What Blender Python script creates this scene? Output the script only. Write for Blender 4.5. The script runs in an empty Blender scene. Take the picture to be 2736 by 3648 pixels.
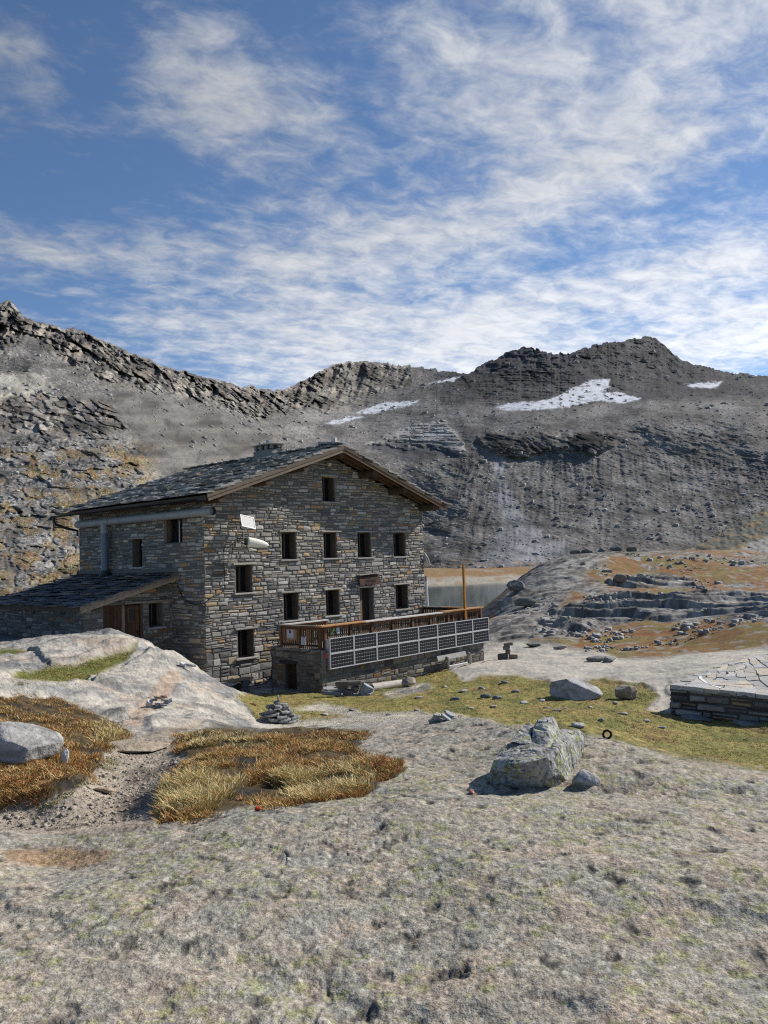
import bpy, bmesh, math, random
import numpy as np
from mathutils import Vector, Matrix
random.seed(7); rng = np.random.default_rng(7)
SC = bpy.context.scene
COL = SC.collection
R = math.radians
EYE = 4.65                                   # camera height above the paving at the foot of the hut

# ------------------------------------------------------------------ camera
PITCH, ROLL, FOC = R(3.28), R(1.83), 2845/2736*1659      # survey units: 1659 x 2212
cp, sp = math.cos(PITCH), math.sin(PITCH); cr, sr = math.cos(ROLL), math.sin(ROLL)
fw = np.array([0, cp, sp]); up0 = np.array([0, -sp, cp]); rt0 = np.array([1., 0, 0])
rt = rt0*cr - up0*sr; up = up0*cr + rt0*sr
cam = bpy.data.cameras.new('camera'); co = bpy.data.objects.new('camera', cam); COL.objects.link(co)
cam.sensor_fit = 'VERTICAL'; cam.sensor_height = 36; cam.lens = 36*2845/3648
cam.clip_start = .05; cam.clip_end = 6000
co.matrix_world = Matrix(((rt[0], up[0], -fw[0], 0), (rt[1], up[1], -fw[1], 0), (rt[2], up[2], -fw[2], EYE), (0, 0, 0, 1)))
SC.camera = co

def ray(u, v):                               # survey sight line, forward component 1
    u = np.asarray(u, float); v = np.asarray(v, float)
    a = (u-829.5)/FOC; b = -(v-1106)/FOC
    d = a[..., None]*rt + b[..., None]*up + fw
    return d/d[..., 1:2]
def survey(P):                               # where a world point stands in the survey
    P = np.asarray(P, float) - np.array([0, 0, EYE])
    w = np.maximum(P@fw, .05)
    return 829.5+FOC*(P@rt)/w, 1106-FOC*(P@up)/w

# ------------------------------------------------------------------ noise
_perm = rng.permutation(2048).astype(np.int64); _ang = rng.random(2048)*2*np.pi
_gx, _gy = np.cos(_ang), np.sin(_ang)
_g3 = rng.normal(size=(2048, 3)); _g3 /= np.linalg.norm(_g3, axis=1)[:, None]
_rv = rng.random((2048, 3))
def _h(ix, iy, s=0): return _perm[(_perm[(ix+s*131) & 2047]+iy) & 2047]
def perlin(x, y, s=0):
    ix = np.floor(x).astype(np.int64); iy = np.floor(y).astype(np.int64); fx = x-ix; fy = y-iy
    ux = fx*fx*fx*(fx*(fx*6-15)+10); uy = fy*fy*fy*(fy*(fy*6-15)+10)
    def g(i, j):
        h = _h(ix+i, iy+j, s); return _gx[h]*(fx-i)+_gy[h]*(fy-j)
    a = g(0, 0); b = g(1, 0); c = g(0, 1); d = g(1, 1)
    return 1.5*((a+(b-a)*ux)*(1-uy)+(c+(d-c)*ux)*uy)
def fbm(x, y, o=4, s=0, gain=.5):
    t = 0; a = 1
    for k in range(o): t = t+a*perlin(x, y, s+k*7); x = x*2.03; y = y*2.03; a *= gain
    return t
def perlin3(P, s=0):
    I = np.floor(P).astype(np.int64); f = P-I; w = f*f*f*(f*(f*6-15)+10); r = 0
    for i in (0, 1):
        for j in (0, 1):
            for k in (0, 1):
                h = _perm[(_h(I[..., 0]+i, I[..., 1]+j, s)+I[..., 2]+k) & 2047]
                d = (_g3[h]*(f-np.array([i, j, k]))).sum(-1)
                r = r+d*(w[..., 0] if i else 1-w[..., 0])*(w[..., 1] if j else 1-w[..., 1])*(w[..., 2] if k else 1-w[..., 2])
    return 1.5*r
def voronoi(x, y, s=0):                      # nearest distance, gap to the second, three random values per cell
    ix = np.floor(x).astype(np.int64); iy = np.floor(y).astype(np.int64)
    f1 = np.full(x.shape, 9.); f2 = np.full(x.shape, 9.); cid = np.zeros(x.shape, np.int64)
    for i in (-1, 0, 1):
        for j in (-1, 0, 1):
            h = _h(ix+i, iy+j, s); d = (ix+i+_rv[h, 0]-x)**2+(iy+j+_rv[h, 1]-y)**2
            n = d < f1; f2 = np.where(n, f1, np.minimum(f2, d)); f1 = np.where(n, d, f1); cid = np.where(n, h, cid)
    return np.sqrt(f1), np.sqrt(f2)-np.sqrt(f1), _rv[(cid*7+3) & 2047]
def sstep(a, b, x): t = np.clip((x-a)/(b-a), 0, 1); return t*t*(3-2*t)
def poly_mask(u, v, pts, soft=6):            # soft membership of a surveyed outline
    pts = np.array(pts, float); out = np.zeros(u.shape)
    m = soft*2
    sel = (u > pts[:, 0].min()-m) & (u < pts[:, 0].max()+m) & (v > pts[:, 1].min()-m) & (v < pts[:, 1].max()+m)
    if not sel.any(): return out
    x = u[sel]; y = v[sel]; ins = np.zeros(x.shape, bool); d2 = np.full(x.shape, 1e9)
    for (x0, y0), (x1, y1) in zip(pts, np.roll(pts, -1, 0)):
        if y0 != y1:
            c = ((y0 > y) != (y1 > y)) & (x < (x1-x0)*(y-y0)/(y1-y0)+x0); ins ^= c
        dx, dy = x1-x0, y1-y0; t = np.clip(((x-x0)*dx+(y-y0)*dy)/(dx*dx+dy*dy+1e-9), 0, 1)
        d2 = np.minimum(d2, (x-x0-t*dx)**2+(y-y0-t*dy)**2)
    sd = np.sqrt(d2)*np.where(ins, 1, -1)
    out[sel] = sstep(-soft, soft, sd); return out
class TPS:                                   # thin plate surface through scattered points
    def __init__(s, X, f, lam=1e-4):
        X = np.array(X, float); f = np.array(f, float); n = len(X)
        K = s.k(((X[:, None]-X[None])**2).sum(-1))+lam*np.eye(n); Q = np.c_[np.ones(n), X]
        A = np.block([[K, Q], [Q.T, np.zeros((3, 3))]])
        w = np.linalg.solve(A, np.r_[f, 0, 0, 0]); s.X, s.w, s.c = X, w[:n], w[n:]
    @staticmethod
    def k(r2): return .5*r2*np.log(r2+1e-12)
    def __call__(s, a, b):
        sh = a.shape; a = a.ravel(); b = b.ravel(); o = s.c[0]+s.c[1]*a+s.c[2]*b
        for (x, y), w in zip(s.X, s.w): o = o+w*s.k((a-x)**2+(b-y)**2)
        return o.reshape(sh)

# ------------------------------------------------------------------ tags and meshes
def tag(o, label=None, cat=None, group=None, kind=None):
    for k, x in (('label', label), ('category', cat), ('group', group), ('kind', kind)):
        if x: o[k] = x
    return o
def link(o, parent=None):
    COL.objects.link(o)
    if parent: o.parent = parent
    return o
def empty(name, loc=(0, 0, 0), rz=0, parent=None):
    o = bpy.data.objects.new(name, None); o.location = loc; o.rotation_euler = (0, 0, rz); o.empty_display_size = .2
    return link(o, parent)
def np_mesh(name, V, F, mat, col=None, parent=None, smooth=False, fcol=None):
    V = np.asarray(V, np.float32); F = np.asarray(F, np.int32); me = bpy.data.meshes.new(name)
    me.vertices.add(len(V)); me.vertices.foreach_set('co', V.ravel())
    n = F.shape[1]; me.loops.add(F.size); me.polygons.add(len(F))
    me.loops.foreach_set('vertex_index', F.ravel())
    me.polygons.foreach_set('loop_start', np.arange(0, F.size, n, dtype=np.int32))
    me.polygons.foreach_set('loop_total', np.full(len(F), n, np.int32))
    if smooth: me.polygons.foreach_set('use_smooth', np.ones(len(F), bool))
    me.update(calc_edges=True)
    if col is not None:
        a = me.color_attributes.new('Col', 'FLOAT_COLOR', 'POINT')
        c = np.ones((len(V), 4), np.float32); c[:, :3] = col; a.data.foreach_set('color', c.ravel())
    me.materials.append(mat)
    return link(bpy.data.objects.new(name, me), parent)
class MB:
    def __init__(s): s.v = []; s.f = []; s.c = []
    def add(s, V, F, c=(1, 1, 1)):
        b = len(s.v); s.v += [tuple(p) for p in V]; s.f += [tuple(i+b for i in q) for q in F]; s.c += [c]*len(V); return s
    def box(s, c, size, rz=0, ry=0, rx=0, col=(1, 1, 1), taper=1, jit=0):
        x, y, z = [q/2 for q in size]; M = Matrix.Rotation(rz, 3, 'Z')@Matrix.Rotation(ry, 3, 'Y')@Matrix.Rotation(rx, 3, 'X')
        V = []
        for k in (-1, 1):
            t = taper if k > 0 else 1
            for i, j in ((-1, -1), (1, -1), (1, 1), (-1, 1)):
                p = M@Vector((i*x*t, j*y*t, k*z)); V.append((c[0]+p.x+random.uniform(-jit, jit), c[1]+p.y+random.uniform(-jit, jit), c[2]+p.z+random.uniform(-jit, jit)))
        return s.add(V, ((3, 2, 1, 0), (4, 5, 6, 7), (0, 1, 5, 4), (1, 2, 6, 5), (2, 3, 7, 6), (3, 0, 4, 7)), col)
    def tube(s, pts, r, n=10, col=(1, 1, 1), cap=True):
        pts = [Vector(p) for p in pts]; rs = r if hasattr(r, '__len__') else [r]*len(pts); V = []; F = []
        for i, p in enumerate(pts):
            d = (pts[min(i+1, len(pts)-1)]-pts[max(i-1, 0)]).normalized()
            a = d.cross(Vector((0, 0, 1)));  a = a if a.length > .05 else d.cross(Vector((1, 0, 0))); a.normalize(); b = d.cross(a)
            V += [p+(a*math.cos(2*math.pi*k/n)+b*math.sin(2*math.pi*k/n))*rs[i] for k in range(n)]
        for i in range(len(pts)-1):
            for k in range(n): F.append((i*n+k, i*n+(k+1) % n, i*n+n+(k+1) % n, i*n+n+k))
        if cap: F += [tuple(range(n-1, -1, -1)), tuple(range(len(pts)*n-n, len(pts)*n))]
        return s.add(V, [q[::-1] for q in F], col)
    def prism(s, poly, z0, z1, col=(1, 1, 1), f=lambda x, y, z: (x, y, z)):
        n = len(poly); V = [f(x, y, z0) for x, y in poly]+[f(x, y, z1) for x, y in poly]
        F = [tuple(range(n-1, -1, -1)), tuple(range(n, 2*n))]+[(i, (i+1) % n, n+(i+1) % n, n+i) for i in range(n)]
        return s.add(V, F, col)
    def build(s, name, mat, parent=None, smooth=False, bevel=0):
        me = bpy.data.meshes.new(name); me.from_pydata(s.v, [], s.f)
        a = me.color_attributes.new('Col', 'FLOAT_COLOR', 'POINT')
        a.data.foreach_set('color', np.c_[np.array(s.c, np.float32), np.ones(len(s.c), np.float32)].ravel())
        if bevel:
            bm = bmesh.new(); bm.from_mesh(me); bmesh.ops.bevel(bm, geom=bm.edges[:], offset=bevel, segments=1, affect='EDGES', clamp_overlap=True); bm.to_mesh(me); bm.free()
        if smooth: me.polygons.foreach_set('use_smooth', [True]*len(me.polygons))
        me.materials.append(mat); me.update()
        return link(bpy.data.objects.new(name, me), parent)

# ------------------------------------------------------------------ materials
def mat(name, base=(1, 1, 1), rough=.85, attr=False, noise=(), bump=(), spec=.3, metal=0, stretch=(1, 1, 1)):
    m = bpy.data.materials.new(name); m.use_nodes = True; nt = m.node_tree; N = nt.nodes; L = nt.links
    b = N['Principled BSDF']; b.inputs['Roughness'].default_value = rough; b.inputs['Metallic'].default_value = metal
    b.inputs['Specular IOR Level'].default_value = spec
    tc = N.new('ShaderNodeTexCoord'); mp = N.new('ShaderNodeMapping'); mp.inputs['Scale'].default_value = stretch
    L.new(tc.outputs['Object'], mp.inputs['Vector'])
    if attr:
        a = N.new('ShaderNodeAttribute'); a.attribute_name = 'Col'; c = a.outputs['Color']
        if base != (1, 1, 1):
            x = N.new('ShaderNodeMix'); x.data_type = 'RGBA'; x.blend_type = 'MULTIPLY'; x.inputs[0].default_value = 1
            L.new(c, x.inputs[6]); x.inputs[7].default_value = (*base, 1); c = x.outputs[2]
    else:
        rgb = N.new('ShaderNodeRGB'); rgb.outputs[0].default_value = (*base, 1); c = rgb.outputs[0]
    for sc, amt, tint, det, *lim in noise:         # mottling: tint mixed in where the noise is high
        n = N.new('ShaderNodeTexNoise'); n.inputs['Scale'].default_value = sc; n.inputs['Detail'].default_value = det; n.inputs['Roughness'].default_value = .6
        L.new(mp.outputs[0], n.inputs['Vector'])
        r = N.new('ShaderNodeMapRange'); r.inputs[1].default_value, r.inputs[2].default_value = lim or (.42, .66); r.inputs[4].default_value = amt; L.new(n.outputs['Fac'], r.inputs[0])
        x = N.new('ShaderNodeMix'); x.data_type = 'RGBA'; x.blend_type = 'MULTIPLY'
        L.new(r.outputs[0], x.inputs[0]); L.new(c, x.inputs[6]); x.inputs[7].default_value = (*tint, 1); c = x.outputs[2]
    L.new(c, b.inputs['Base Color'])
    prev = None
    for sc, st, dist in bump:
        n = N.new('ShaderNodeTexNoise'); n.inputs['Scale'].default_value = sc; n.inputs['Detail'].default_value = 4
        L.new(mp.outputs[0], n.inputs['Vector']); q = N.new('ShaderNodeBump'); q.inputs['Strength'].default_value = st; q.inputs['Distance'].default_value = dist
        L.new(n.outputs['Fac'], q.inputs['Height'])
        if prev: L.new(prev, q.inputs['Normal'])
        prev = q.outputs[0]
    if prev: L.new(prev, b.inputs['Normal'])
    return m
M = {}
M['stone'] = mat('wall stone', attr=True, rough=.9, spec=.2, noise=((9, .55, (.62, .62, .64), 4), (34, .5, (.7, .68, .64), 3)), bump=((28, .6, .02), (90, .4, .006)))
M['mortar'] = mat('mortar', (.15, .14, .125), rough=.95, spec=.1, noise=((14, .5, (.6, .6, .6), 3),), bump=((40, .5, .01),))
M['slate'] = mat('roof slate', attr=True, rough=.8, spec=.25, noise=((5, .5, (.6, .62, .68), 4), (30, .5, (.72, .72, .7), 3)), bump=((22, .5, .012),))
M['wood'] = mat('weathered wood', attr=True, rough=.85, spec=.2, stretch=(1, 1, 1), noise=((6, .5, (.62, .58, .55), 4), (45, .6, (.6, .55, .5), 3)), bump=((50, .4, .004),))
M['plastic'] = mat('painted plastic', attr=True, rough=.45, spec=.4, noise=((4, .35, (.86, .84, .8), 3),))
M['metal'] = mat('metal', attr=True, rough=.4, metal=.7, noise=((12, .4, (.8, .8, .8), 3),))
M['dark'] = mat('dark interior', (.012, .012, .013), rough=.6)
M['glass'] = mat('dark pane', (.012, .013, .015), rough=.12, spec=.35)
M['cell'] = mat('solar cell', (.010, .011, .016), rough=.32, spec=.35)
M['ground'] = mat('ground', attr=True, rough=.93, spec=.15, noise=((38, .7, (.60, .585, .56), 6, .47, .60), (120, .75, (.50, .48, .455), 4, .50, .60), (260, .6, (.6, .58, .56), 2, .48, .60), (9, .3, (.82, .81, .80), 5)), bump=((32, .6, .018), (120, .7, .007)))
M['mount'] = mat('mountain rock', attr=True, rough=.95, spec=.1, noise=((.55, .4, (.7, .7, .7), 5), (1.6, .4, (.68, .68, .68), 3)), bump=((.5, .45, .8), (1.5, .5, .35)))
M['rock'] = mat('boulder rock', attr=True, rough=.92, spec=.15, noise=((10, .55, (.6, .6, .6), 5), (60, .5, (.6, .6, .58), 4)), bump=((18, .8, .03), (80, .7, .008)))
M['grass'] = mat('grass blades', attr=True, rough=.75, spec=.15)
M['paint'] = mat('painted marks', attr=True, rough=.7)

# ------------------------------------------------------------------ hut frame: x along the gable front, y back along the side wall
YAW = R(41.5); DX = np.array([math.sin(YAW), math.cos(YAW), 0]); DY = np.array([-math.cos(YAW), math.sin(YAW), 0])
O = np.array([-6.4137, 28.2661, 0.]); HRZ = R(48.5)
def W(s, t, h=0): return O+DX*s+DY*t+np.array([0, 0, h])

# ------------------------------------------------------------------ ground heights: surveyed points (u, v, 'h' height | 'y' distance, value)
C = [(0,2212,'h',3.05),(830,2212,'h',3.03),(1659,2212,'h',3.12),(60,2010,'h',2.97),(830,2000,'h',3.0),(1620,2000,'h',3.1),
 (60,1900,'h',2.9),(420,1880,'h',2.97),(900,1860,'h',3.0),(1300,1850,'h',3.05),(1659,1850,'h',3.1),(110,1850,'h',2.82),
 (0,1797,'h',2.87),(200,1793,'h',2.84),(350,1787,'h',2.86),(600,1756,'h',2.88),(850,1727,'h',2.9),(1000,1714,'h',2.92),(1300,1710,'h',2.95),(1659,1760,'h',3.02),
 (80,1765,'h',2.57),(260,1770,'h',2.53),(230,1700,'h',2.5),(285,1625,'h',2.45),(360,1590,'h',2.4),
 (0,1740,'h',2.62),(130,1690,'h',2.75),(180,1610,'h',2.68),(0,1620,'h',2.85),(0,1530,'h',2.8),(235,1580,'h',2.5),(-60,1700,'h',2.7),
 (380,1750,'h',2.8),(600,1735,'h',2.8),(780,1712,'h',2.84),(560,1670,'h',2.78),(420,1660,'h',2.8),(860,1650,'h',2.78),(720,1610,'h',2.55),(470,1605,'h',2.55),(1000,1650,'h',2.82),
 (900,1590,'h',2.55),(700,1588,'h',2.4),(560,1580,'h',2.3),(700,1574,'h',1.75),(850,1562,'h',1.75),(600,1566,'h',1.32),
 (930,1546,'h',2.3),(1040,1556,'h',2.45),(1170,1570,'h',2.55),(1300,1590,'h',2.63),(1400,1614,'h',2.7),(1500,1640,'h',2.75),(1659,1672,'h',2.8),
 (560,1500,'h',.05),(640,1530,'h',.75),(700,1500,'h',.06),(800,1545,'h',1.05),(850,1500,'h',.35),(1000,1450,'h',.12),(930,1530,'h',.95),(1100,1530,'h',.95),(1000,1500,'h',.52),
 (1250,1500,'h',.7),(1250,1553,'h',1.1),(1400,1540,'h',.85),(1458,1545,'h',.7),(1600,1600,'h',.95),(1500,1570,'h',.8),
 (1100,1430,'h',.2),(1250,1440,'h',.42),(1400,1440,'h',.6),(1250,1400,'h',.22),(1500,1425,'h',1.0),(1100,1396,'h',.1),(1659,1420,'h',1.25),(1659,1450,'h',1.2),
 (1045,1385,'h',.05),(1200,1388,'h',.2),(1500,1390,'h',.6),(1659,1400,'h',.9),(1350,1360,'h',.5),(1659,1345,'h',1.4),(1500,1345,'h',.9),
 (1150,1340,'y',44),(1250,1310,'y',50),(1400,1300,'y',50),(1520,1290,'y',52),(1659,1300,'y',48),(1200,1255,'y',60),(1400,1235,'y',64),(1659,1240,'y',62),
 (1300,1197,'y',74),(1400,1193,'y',78),(1230,1200,'y',72),(1160,1222,'y',70),(1112,1262,'y',66),(1085,1292,'y',62),(1062,1335,'y',50),(1500,1195,'y',80),(1600,1190,'y',82),(1659,1198,'y',80),
 (0,1386,'h',2.1),(100,1379,'h',2.1),(240,1374,'y',24.5),(330,1393,'y',23.6),(385,1420,'y',22.5),(440,1472,'y',21),(490,1502,'y',19.6),(546,1556,'y',17.6),
 (100,1430,'y',18.6),(250,1430,'y',19.5),(350,1450,'y',19.3),(300,1500,'y',16.4),(400,1530,'y',15.8),(200,1520,'y',14.2),(100,1478,'y',14.8),(0,1478,'y',13.6),(250,1556,'y',12.7),(380,1568,'y',13),(480,1574,'y',14)]
PX, PH = [], []
for u, v, k, a in C:
    r = ray(u, v)
    y = a if k == 'y' else (a-EYE)/r[2]
    p = r*y; p[2] += EYE
    PX.append(p[:2]); PH.append(p[2])
    if u in (0, 60, 100): PX.append(ray(-420, v)[:2]*y); PH.append(p[2])
    if u in (1659, 1620): PX.append(ray(2120, v)[:2]*y); PH.append(p[2])
for u, v in ((930,1546),(1040,1556),(1170,1570),(1300,1590),(1400,1614),(1500,1640)):      # the drop behind the slab's rim
    i = [k for k, c in enumerate(C) if c[:2] == (u, v)][0]; r = ray(u, v); y = (C[i][3]-EYE)/r[2]*1.16
    PX.append(r[:2]*y); PH.append(C[i][3]-.62)
for s, t, h in ((0,-1,.0),(2,-1.2,0),(-.7,-.6,.35),(-.5,1,.9),(-1.6,1.3,1.35),(-3.5,1.2,1.9),(-4.6,4,2.12),(-4.6,8,2.15),(3,4,.1),(3,11,1.2),(-2,11.5,2.4),(9,11,.3),
                (4.4,-3.3,-.08),(6,-3.3,-.1),(8.6,-3.3,-.04),(11,-3.3,.03),(13.3,-3.5,0),(13.5,1,-.1),(14,5,-.8),(6,-6,.1),(3.5,-5.2,.1)):
    PX.append(W(s, t)[:2]); PH.append(h)
for x, y, h in ((-2,48,0),(6,60,-1.2),(10,80,-1.9),(4,100,-2.9),(12,98,-2.7),(-20,100,-1),(6,112,-4.6),(20,116,-4.4),(35,130,-4.2),(-20,150,-4.5),(10,160,-5),(20,200,-4.4),(5,205,-4.2),(15,218,-2.5),(-5,219,-2.5),(40,224,-2),
                (20,260,-1.2),(60,110,-2),(45,100,-1),(60,260,-.5),(20,330,.2),(80,330,.2),(0,330,.4),(120,330,2),(-60,200,1),(-30,60,3.3),(-60,60,5),(70,150,4),(100,90,5),(140,200,6),(10,400,.5),(120,400,2),(-100,400,5)):
    PX.append((x, y)); PH.append(h)
for a in range(-150, 181, 30): PX.append((.6*math.sin(R(a)), .6*math.cos(R(a)))); PH.append(3.05)
PX = np.array(PX); KA = 1.6
lp = lambda x, y: (np.arctan2(x, y)*KA, np.log(np.hypot(x, y)))
HT = TPS(np.c_[lp(PX[:, 0], PX[:, 1])], PH, 2e-4)
def h0(x, y):
    a, l = lp(np.asarray(x, float), np.asarray(y, float)); return HT(a, l)

TH = np.r_[np.linspace(-75, -29, 40, endpoint=False), np.linspace(-29, 29, 1080), np.linspace(29, 75, 41)[1:]]*np.pi/180
LR = np.r_[np.linspace(math.log(.45), math.log(2.2), 60, endpoint=False), np.linspace(math.log(2.2), math.log(33), 720, endpoint=False), np.linspace(math.log(33), math.log(95), 440, endpoint=False), np.linspace(math.log(95), math.log(420), 110)]
cth = np.linspace(TH[0], TH[-1], 330); clr = np.linspace(LR[0], LR[-1], 330)
A, B = np.meshgrid(cth*KA, clr, indexing='ij'); G0 = HT(A, B)
def bil(grid, th, lr):
    i = np.clip((th-cth[0])/(cth[1]-cth[0]), 0, len(cth)-1.001); j = np.clip((lr-clr[0])/(clr[1]-clr[0]), 0, len(clr)-1.001)
    i0 = i.astype(int); j0 = j.astype(int); a = i-i0; b = j-j0
    return (grid[i0, j0]*(1-a)+grid[i0+1, j0]*a)*(1-b)+(grid[i0, j0+1]*(1-a)+grid[i0+1, j0+1]*a)*b
T2, L2 = np.meshgrid(TH, LR, indexing='ij'); RR = np.exp(L2)
GX = RR*np.sin(T2); GY = RR*np.cos(T2); GH = bil(G0, T2, L2)

# surveyed outlines of what covers the ground
POLY = dict(
 meadow=[(505,1505),(560,1492),(700,1497),(800,1493),(870,1462),(930,1440),(960,1450),(1000,1478),(1040,1462),(1110,1462),(1175,1470),(1200,1482),(1300,1468),(1390,1476),(1425,1500),(1395,1530),(1448,1538),(1659,1560),(1760,1585),(1760,1700),(1500,1643),(1400,1615),(1300,1590),(1170,1572),(1040,1558),(925,1547),(800,1566),(640,1572),(560,1562),(530,1525)],
 green=[(30,1473),(70,1452),(110,1442),(170,1432),(240,1412),(290,1398),(265,1425),(225,1445),(190,1470),(150,1482),(80,1478)],
 green2=[(-200,1393),(60,1398),(90,1405),(40,1412),(-200,1420)],
 tuss=[(-300,1490),(0,1500),(130,1506),(200,1540),(250,1562),(285,1585),(255,1610),(215,1640),(195,1690),(150,1715),(80,1735),(0,1748),(-300,1790)],
 patch=[(352,1775),(340,1745),(352,1700),(372,1660),(398,1640),(365,1610),(400,1586),(470,1577),(560,1578),(640,1574),(730,1578),(800,1577),(792,1600),(770,1612),(800,1632),(872,1648),(850,1680),(800,1712),(700,1730),(560,1750),(450,1764)],
 dirt=[(-300,1800),(0,1757),(150,1712),(200,1680),(225,1630),(265,1598),(330,1580),(440,1572),(420,1588),(372,1612),(390,1642),(350,1690),(335,1740),(340,1788),(200,1797),(0,1800),(-300,1815)],
 knoll_o=[(1230,1395),(1290,1350),(1400,1342),(1500,1335),(1659,1322),(1900,1330),(1900,1405),(1659,1400),(1560,1408),(1420,1414),(1330,1418)],
 knoll_o2=[(1330,1204),(1420,1200),(1560,1215),(1659,1225),(1900,1230),(1900,1300),(1659,1275),(1500,1285),(1400,1275),(1310,1268),(1260,1240),(1280,1215)],
 pale=[(1055,1390),(1130,1388),(1220,1398),(1330,1420),(1420,1418),(1560,1408),(1760,1400),(1760,1470),(1455,1475),(1440,1490),(1470,1545),(1400,1535),(1428,1500),(1390,1474),(1300,1466),(1190,1470),(1100,1462),(1000,1474),(960,1450),(1000,1430)],
 strip=[(630,1533),(700,1520),(790,1535),(900,1536),(925,1548),(870,1560),(780,1572),(640,1578),(540,1568),(560,1558),(690,1556),(760,1548)],
 strip2=[(830,1495),(870,1482),(920,1478),(930,1490),(880,1502),(840,1505)],
 vein=[(262,1568),(300,1530),(322,1495),(350,1470),(358,1455),(385,1462),(392,1480),(360,1510),(340,1540),(300,1572)],
 basin=[(0,1832),(60,1825),(150,1822),(250,1828),(238,1850),(150,1862),(60,1858),(0,1850)])
GU, GV = survey(np.stack([GX, GY, GH], -1))
wu = GU+14*perlin(GX*1.1/np.maximum(RR/8, 1), GY*1.1/np.maximum(RR/8, 1), 3)+5*perlin(GX*5/np.maximum(RR/6, 1), GY*5/np.maximum(RR/6, 1), 4)
wv = GV+7*perlin(GX*1.3/np.maximum(RR/8, 1), GY*1.3/np.maximum(RR/8, 1), 5)+3*perlin(GX*5/np.maximum(RR/6, 1), GY*5/np.maximum(RR/6, 1), 6)
MK = {k: poly_mask(wu, wv, p, {'meadow': 5, 'patch': 6, 'vein': 3, 'basin': 8}.get(k, 6)) for k, p in POLY.items()}
front = (GY > 1.5)
for k in MK: MK[k] = MK[k]*front
MK['meadow'] = np.clip(MK['meadow']-MK['strip']*.95-MK['strip2']*.9, 0, 1)
far = sstep(30.5, 33, RR)*(1-MK['pale'])*(1-MK['meadow'])
grassm = np.clip(MK['meadow']+MK['green']+MK['green2'], 0, 1); tuss = np.clip(MK['tuss']+MK['patch'], 0, 1); dirt = MK['dirt']*(1-tuss)
rockm = np.clip(1-grassm-tuss-dirt, 0, 1); smooth_r = np.clip(MK['pale']+MK['strip'], 0, 1)
# relief
n1 = fbm(GX/.9, GY/.9, 4, 11); n2 = fbm(GX/.16+3, GY/.22, 4, 21); n3 = fbm(GX/.035, GY/.05, 2, 31)
fol = fbm((GX*.8+GY*.6)/.10, (GY*.8-GX*.6)/.6, 3, 41)
near = 1-sstep(9, 13, RR); mid = (1-near)*(1-far)
pits = np.clip(-n2-.25, 0, 1)
crk = fbm((GX*.45+GY*.9)/1.5+.2*n1, (GX*.9-GY*.45)/5, 3, 35); crk2 = fbm((GX*.8-GY*.6)/2.2+.15*n1, (GX*.6+GY*.8)/6, 2, 36)
crack = sstep(.022, .0, np.abs(crk))*sstep(-.2, .2, fbm(GX/1.3, GY/1.3, 2, 37))+sstep(.012, .0, np.abs(crk2))*.7
shelf = sstep(-.12, .12, crk2-.25)*.022+sstep(-.10, .10, crk-.3)*.016
dz = near*rockm*(.05*fbm(GX/2.6, GY/2.2, 2, 38)+shelf-.008*crack+.016*n1+.0045*n2+.0025*n3+.004*fol+.0025*fbm(GX/.07+4, GY/.09, 3, 33)-.02*pits*pits)
dome = mid*rockm
LED = {k: poly_mask(GU+6*perlin(GX*1.2, GY*1.2, 91), GV+3*perlin(GX*1.2, GY*1.2, 92), p, sf)*front for k, p, sf in (
 ('band', [(-300,1474),(0,1484),(100,1503),(230,1546),(330,1576),(560,1574),(430,1546),(300,1512),(190,1484),(100,1472),(0,1464),(-300,1455)], 5),
 ('slab', [(205,1478),(280,1432),(330,1412),(400,1424),(492,1503),(552,1558),(430,1543),(310,1509)], 4),
 ('upper', [(66,1402),(240,1366),(330,1390),(300,1404),(240,1411),(170,1431),(112,1441),(92,1428)], 4),
 ('lump', [(-300,1440),(0,1432),(40,1440),(62,1470),(30,1474),(-300,1470)], 4))}
dz_led = .10*LED['band']+.10*LED['slab']+.10*LED['upper']+.12*LED['lump']
dz = dz+mid*dz_led
st1 = fbm((GX*.5+GY*.86)/2.6, (GX*.86-GY*.5)/.6, 4, 51)
dz += dome*(1-smooth_r)*(.10*fbm(GX/2.2, GY/2.2, 4, 61)+.06*st1+.02*fbm(GX/.35, GY/.45, 4, 63)+.03*np.abs(fbm((GX*.5+GY*.86)/.9, (GX*.86-GY*.5)/.16, 3, 64)))+dome*smooth_r*(.06*fbm(GX/1.6, GY/1.6, 4, 62)+.012*fbm(GX/.2, GY/.2, 2, 63))
dz += grassm*(.05*fbm(GX/1.2, GY/1.2, 4, 71)+.018*perlin(GX/.13, GY/.13, 72))+tuss*(.05*fbm(GX/.5, GY/.5, 4, 73)+.02)+dirt*(.015*fbm(GX/.4, GY/.4, 4, 74)+.006*n3)
kn = far*(1-sstep(88, 100, RR))*sstep(930, 1080, GU)
q = (GX*.35+GY*.94); w = (GX*.94-GY*.35)
lz = GH*1.0-.16*w+.35*fbm(GX/9, GY/9, 3, 81)+.08*fbm(GX/1.5, GY/2, 2, 89)
f1, ed, rv = voronoi(w/3.2+.3*perlin(GX/2, GY/2, 82), lz/.35, 83)
lq = (GY+.42*GX+2.2*fbm(GX/9, GY/9, 3, 80))/3.4; ledge = lq-np.floor(lq); lq2 = (GY+.5*GX+.8*fbm(GX/3, GY/3, 3, 79))/1.05; l2 = lq2-np.floor(lq2)
stair = sstep(0, .10, ledge)*(1-ledge)-.5+.30*(sstep(0, .15, l2)*(1-l2)-.5)
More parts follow.
